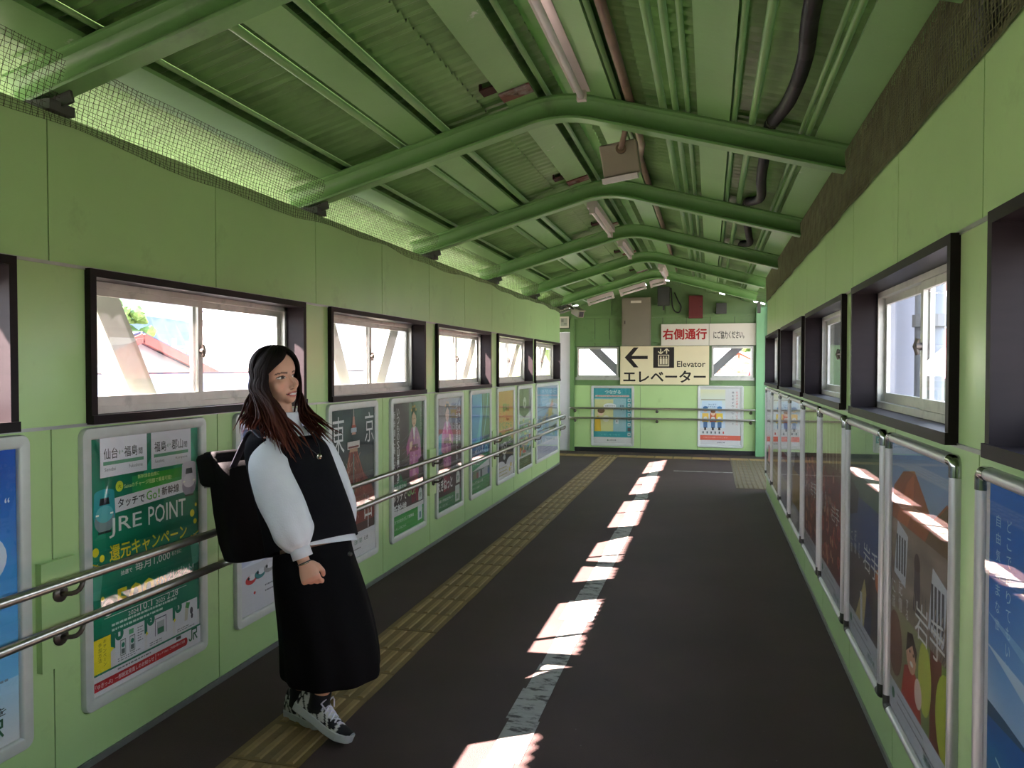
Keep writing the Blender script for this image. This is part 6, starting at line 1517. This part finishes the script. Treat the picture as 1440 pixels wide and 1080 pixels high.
# ---- shoes: sole, striped upper, toe cap, laces, sock
def shoe(heel, toe, up, name):
    heel = Vector(heel); toe = Vector(toe); d = (toe - heel).normalized(); up = (Vector(up) - d * Vector(up).dot(d)).normalized(); s = d.cross(up); L = (toe - heel).length
    n = 26; rings = []; fl = [(0, .030, .0), (.04, .034, 0), (.25, .034, 0), (.45, .036, .0), (.65, .043, .0), (.82, .043, .004), (.94, .032, .010), (1.0, .012, .016)]
    def width(t):
        for i in range(len(fl) - 1):
            if fl[i][0] <= t <= fl[i + 1][0]:
                k = (t - fl[i][0]) / (fl[i + 1][0] - fl[i][0]); return fl[i][1] + (fl[i + 1][1] - fl[i][1]) * k, fl[i][2] + (fl[i + 1][2] - fl[i][2]) * k
        return fl[-1][1:]
    q = MB()
    T = [0, .015, .05, .15, .3, .45, .6, .72, .82, .9, .96, .99, 1.0]
    for t in T:
        w, lift = width(t); c = heel + d * (L * t)
        rings.append([c + s * w * 1.06 * x + up * (z + lift) for x, z in ((-1, .004), (-.9, 0), (.9, 0), (1, .004), (1.02, .030), (.9, .034), (-.9, .034), (-1.02, .030))])
    q.rings(rings); wear(q, 'shoe_sole', m_sole, smooth=False)
    q = MB(); rings = []; TS = [.01, .03, .08, .15, .22, .30, .38, .45, .55, .65, .75, .83, .90, .95, .98]
    prof = lambda t: .118 if t < .22 else (.118 + (.088 - .118) * (t - .22) / .2 if t < .42 else (.088 + (.052 - .088) * (t - .42) / .33 if t < .75 else .052 + (.020 - .052) * ((t - .75) / .25) ** 1.6))
    for t in TS:
        w, lift = width(t); c = heel + d * (L * t) + up * (.030 + lift); hh = max(prof(t) - .030, .012); rr = []
        for k in range(24):
            a = PI * k / 23; rr.append(c + s * (w * math.cos(a) * (1 if hh < .06 else (1 - .25 * math.sin(a)))) + up * (hh * math.sin(a) ** .75))
        rings.append(rr)
    q.rings(rings, closed=False, caps=False)
    o = wear(q, 'shoe_upper', m_shoe, sub=2)
    # printed pattern: jagged black and white stripes, black toe cap
    dg = bpy.context.evaluated_depsgraph_get(); me2 = bpy.data.meshes.new_from_object(o.evaluated_get(dg)); o.modifiers.clear(); o.data = me2
    for p in me2.polygons: p.use_smooth = True
    cc = []
    K = lin((22, 20, 24)); Wt = lin((196, 192, 188)); G = lin((110, 106, 112)); PK = lin((176, 90, 120))
    for v in me2.vertices:
        r = v.co + base - heel; t = r.dot(d) / L; z = r.dot(up); x = r.dot(s) / .04
        p_ = math.sin(t * 46 + 5 * z / .05 + 1.6 * math.sin(z * 160 + t * 30))
        c = Wt if p_ > -.05 else K
        if t > .80: c = K
        if t < .06: c = K if p_ > 0 else Wt
        if z > .095: c = G if p_ > .2 else K
        cc += [c[0], c[1], c[2], 1]
    at2 = me2.color_attributes.new('Col', 'FLOAT_COLOR', 'POINT'); at2.data.foreach_set('color', cc)
    q = MB()
    for i in range(6):
        t = .40 + .065 * i; w, lift = width(t); c = heel + d * (L * t) + up * (prof(t) + lift + .001)
        q.tube([c + s * x * .03 - up * (.018 * x * x) + d * .012 * x for x in (-1, -.5, 0, .5, 1)], .0042, 6)
        q.tube([c + s * x * .03 - up * (.018 * x * x) - d * .012 * x for x in (-1, -.5, 0, .5, 1)], .0042, 6)
    c = heel + d * (L * .42) + up * (prof(.42) + .012)
    for e in (-1, 1): q.tube([c, c + s * e * .025 + up * .012, c + s * e * .045 - up * .004, c + s * e * .03 - up * .02 + d * .02], .0035, 6)
    wear(q, 'shoelace', m_lace)
shoe(px(417, 995, 3.145), px(490, 1050, 3.03), UP * .8 + IR * .45, 'right')
hl_ = px(407, 1004, 3.32); hl_.z = 0.0; shoe(hl_, hl_ + (FW * .9 + IR * .1).normalized() * .255, UP, 'left')
for (a, b) in ((AKR, px(448, 995, 3.11)), (px(423, 966, 3.29), px(421, 990, 3.295))):
    q = MB(); q.tube([a, a.lerp(b, .5), b], [.041, .042, .046], 18); wear(q, 'sock', mat('black sock', (20, 20, 24), .9))

# ---- hair: cap and many tapering locks
rnd = random.Random(11)
HRX, HRY, HRZ, HO = .087, .106, .098, Vector((0, -.014, .036))
def scalp(az, pol, k=1.0):
    """az from the face (+ = her left), pol from the crown, radians"""
    return hl(HO.x + k * HRX * math.sin(pol) * math.sin(az), HO.y + k * HRY * math.sin(pol) * math.cos(az), HO.z + k * HRZ * math.cos(pol))
q = MB(); b0 = 0; NA, NP = 48, 18
rowsv = []
for j in range(NP + 1):
    row = []
    for i in range(NA):
        az = -PI + 2 * PI * i / NA
        face = math.exp(-(abs(az + .10) / .98) ** 3)
        pm = math.radians(122) - math.radians(74) * face
        row.append(scalp(az, .02 + (pm - .02) * j / NP, .985))
    rowsv.append(row)
q.rings(rowsv, caps=False)
hroot = None
V = [Vector(p) for p in q.v]; F = list(q.f); CC = [(.010, .007, .007)] * len(V)
def lock(P, w, th, c0, c1, side):
    pts = spline(P, 4); n = len(pts); seg = 6; b = len(V)
    prev = Vector(side)
    for i, p in enumerate(pts):
        t = i / (n - 1); d = (pts[min(i + 1, n - 1)] - pts[max(i - 1, 0)]).normalized(); a = (prev - d * prev.dot(d)).normalized(); prev = a; c = d.cross(a)
        k = (min(1, .5 + t * 4)) * (1 - sst(.72, 1.0, t) * .88)
        for s_ in range(seg):
            an = 2 * PI * s_ / seg; V.append(p + a * w * k * math.cos(an) + c * th * k * math.sin(an))
            CC.append(blend(c0, c1, sst(.45, 1.0, t)))
    for i in range(n - 1):
        for s_ in range(seg):
            s2 = (s_ + 1) % seg; F.append((b + i * seg + s_, b + i * seg + s2, b + (i + 1) * seg + s2, b + (i + 1) * seg + s_))
def endpt(az):
    """where a lock that leaves the head at this azimuth passes the neck and ends"""
    a = math.degrees(az)
    if -125 < a < 0:      # near side, over the right shoulder on to the chest
        t = (a + 125) / 80
        t = min(t, 1)
        return px(372 + (60 + 28 * rnd.random()) * t, 622 + 20 * math.sin(2.6 * t), 3.04 + .03 * (1 - t)), px(366 + 42 * t, 588, 3.075)
    if 0 <= a < 95:       # far side, behind the cheek and over the left front
        t = a / 95
        return px(474 - 22 * rnd.random(), 626 - 14 * rnd.random(), 3.10 + .10 * t), px(424 + 8 * t, 584, 3.19 + .08 * t)
    t = ((a + 360) % 360 - 95) / 140   # round the back
    return px(372 - 26 * t, 607 - 3 * t, 3.40 - .2 * t), px(376 - 24 * t, 578, 3.36 - .18 * t)
for i in range(560):
    az = rnd.uniform(-PI, PI)
    a = math.degrees(az)
    if -66 < a < 52: continue
    front = abs(a) < 105
    lay = rnd.uniform(1.0, 1.06)
    P = []
    part = rnd.uniform(.0, .25)
    for k, pol in enumerate((.10 + part, .55, 1.0, 1.42, 1.72)):
        f_ = k / 4
        azk = az if not front else az * (.36 + .64 * min(1, f_ * 1.2))
        P.append(scalp(azk + rnd.uniform(-.03, .03), pol, lay))
    e, mid = endpt(az)
    j = Vector((rnd.gauss(0, 1), rnd.gauss(0, 1), rnd.gauss(0, .6))) * .013
    dn = P[-1] + (P[-1] - P[-2]).normalized() * .02 - UP * .03
    dn2 = dn.lerp(mid, .55)
    w1 = rnd.uniform(-1, 1) * .010; w2 = rnd.uniform(-1, 1) * .012
    e2 = mid.lerp(e, rnd.uniform(.55, 1.06)) + j * 1.6
    P += [dn + IR * w1, dn2 + j * .4 - IR * w1, mid + j + IR * w2, mid.lerp(e2, .55) - IR * w2 + j * .5, e2]
    tip = rnd.random()
    c1 = (.050 + .05 * tip, .015 + .013 * tip, .010 + .007 * tip)
    lock(P, rnd.uniform(.006, .012), rnd.uniform(.003, .005), (.009, .006, .006), c1, HU.cross(P[1] - hl(0, 0, .03)).normalized())
# fringe swept from the parting across the near temple, then back over the cheek
for i in range(60):
    t = i / 59
    P = [scalp(.30 - .35 * t, .30 + .1 * t, 1.03), scalp(.02 - .40 * t, .72, 1.05), scalp(-.36 - .40 * t, 1.05, 1.045), scalp(-.82 - .34 * t, 1.36, 1.03), scalp(-1.18 - .25 * t, 1.66, 1.01), scalp(-1.34 - .25 * t, 1.95, .99), scalp(-1.42 - .2 * t, 2.15, .97) - UP * .03]
    lock(P, .009, .004, (.009, .006, .006), (.022, .010, .008), HS)
for i in range(34):
    t = i / 33
    P = [scalp(.26 + .1 * t, .30, 1.03), scalp(.46 + .3 * t, .75, 1.045), scalp(.80 + .3 * t, 1.15, 1.03), scalp(1.04 + .3 * t, 1.5, 1.0), scalp(1.2 + .3 * t, 1.85, .96)]
    lock(P, .009, .004, (.009, .006, .006), (.022, .010, .008), HS)
hm = bpy.data.meshes.new('hair'); hm.from_pydata([tuple(v - base) for v in V], [], F)
at = hm.color_attributes.new('Col', 'FLOAT_COLOR', 'POINT'); fl_ = []
for c in CC: fl_ += [c[0], c[1], c[2], 1]
at.data.foreach_set('color', fl_); hm.materials.append(m_hair)
link('hair', hm, None, person, smooth=True)

# ---- backpack on her back
BK = -FW
bu = (UP + BK * .0 + IR * -.16).normalized(); bs = SD; bf = bs.cross(bu).normalized()
bc = px(350, 716, 3.34)
pk = thing('backpack', 'black roll-top backpack worn on the woman\'s back', 'backpack', (bc.x, bc.y, bc.z - .24))
pb = Vector(pk.location)
def pbuild(q, n, m, sub=0, smooth=True, parent=None):
    o = q.build(n, m, None, smooth=smooth); o.data.transform(Matrix.Translation(-pb)); o.parent = parent or pk
    if sub: o.modifiers.new('s', 'SUBSURF').render_levels = sub
    return o
rings = []
for t, (w, d_) in ((-1.0, (.115, .060)), (-.96, (.130, .075)), (-.6, (.140, .086)), (0, (.142, .084)), (.5, (.138, .078)), (.85, (.132, .070)), (1.0, (.126, .060))):
    rings.append(ering(bc + bu * .215 * t, bs, bf, w, d_, 28, 4.0))
q = MB(); q.rings(rings); pbuild(q, 'bag_body', m_pack)
q = MB(); fc = bc + bu * .185 - bf * .055
q.obox(fc, bs, bf, bu, .138, .078, .072, bev=.022); q.obox(fc + bu * .06 + bf * .03, bs, bf, bu, .130, .05, .02, bev=.012); pbuild(q, 'roll_top_flap', m_pack)
q = MB(); q.obox(bc - bf * .088 - bu * .07, bs, bf, bu, .105, .020, .10, bev=.016); pbuild(q, 'front_pocket', m_pack)
q = MB(); q.obox(fc - bf * .079 - bu * .06 - bs * .10, bs, bf, bu, .012, .004, .016); pbuild(q, 'buckle', m_alum)
for s, sh in ((-1, px(362, 620, 3.12)), (1, px(438, 612, 3.33))):
    q = MB(); top = bc + bu * .19 + bf * .06 + bs * s * .075; top2 = sh - FW * .055 + UP * .030
    q.tube(spline([top, top2, sh + UP * .022 + FW * .02, sh - UP * .02 + FW * .085], 5), .017, 10, flat=.35, ref=SD); pbuild(q, 'shoulder_strap', m_strap)
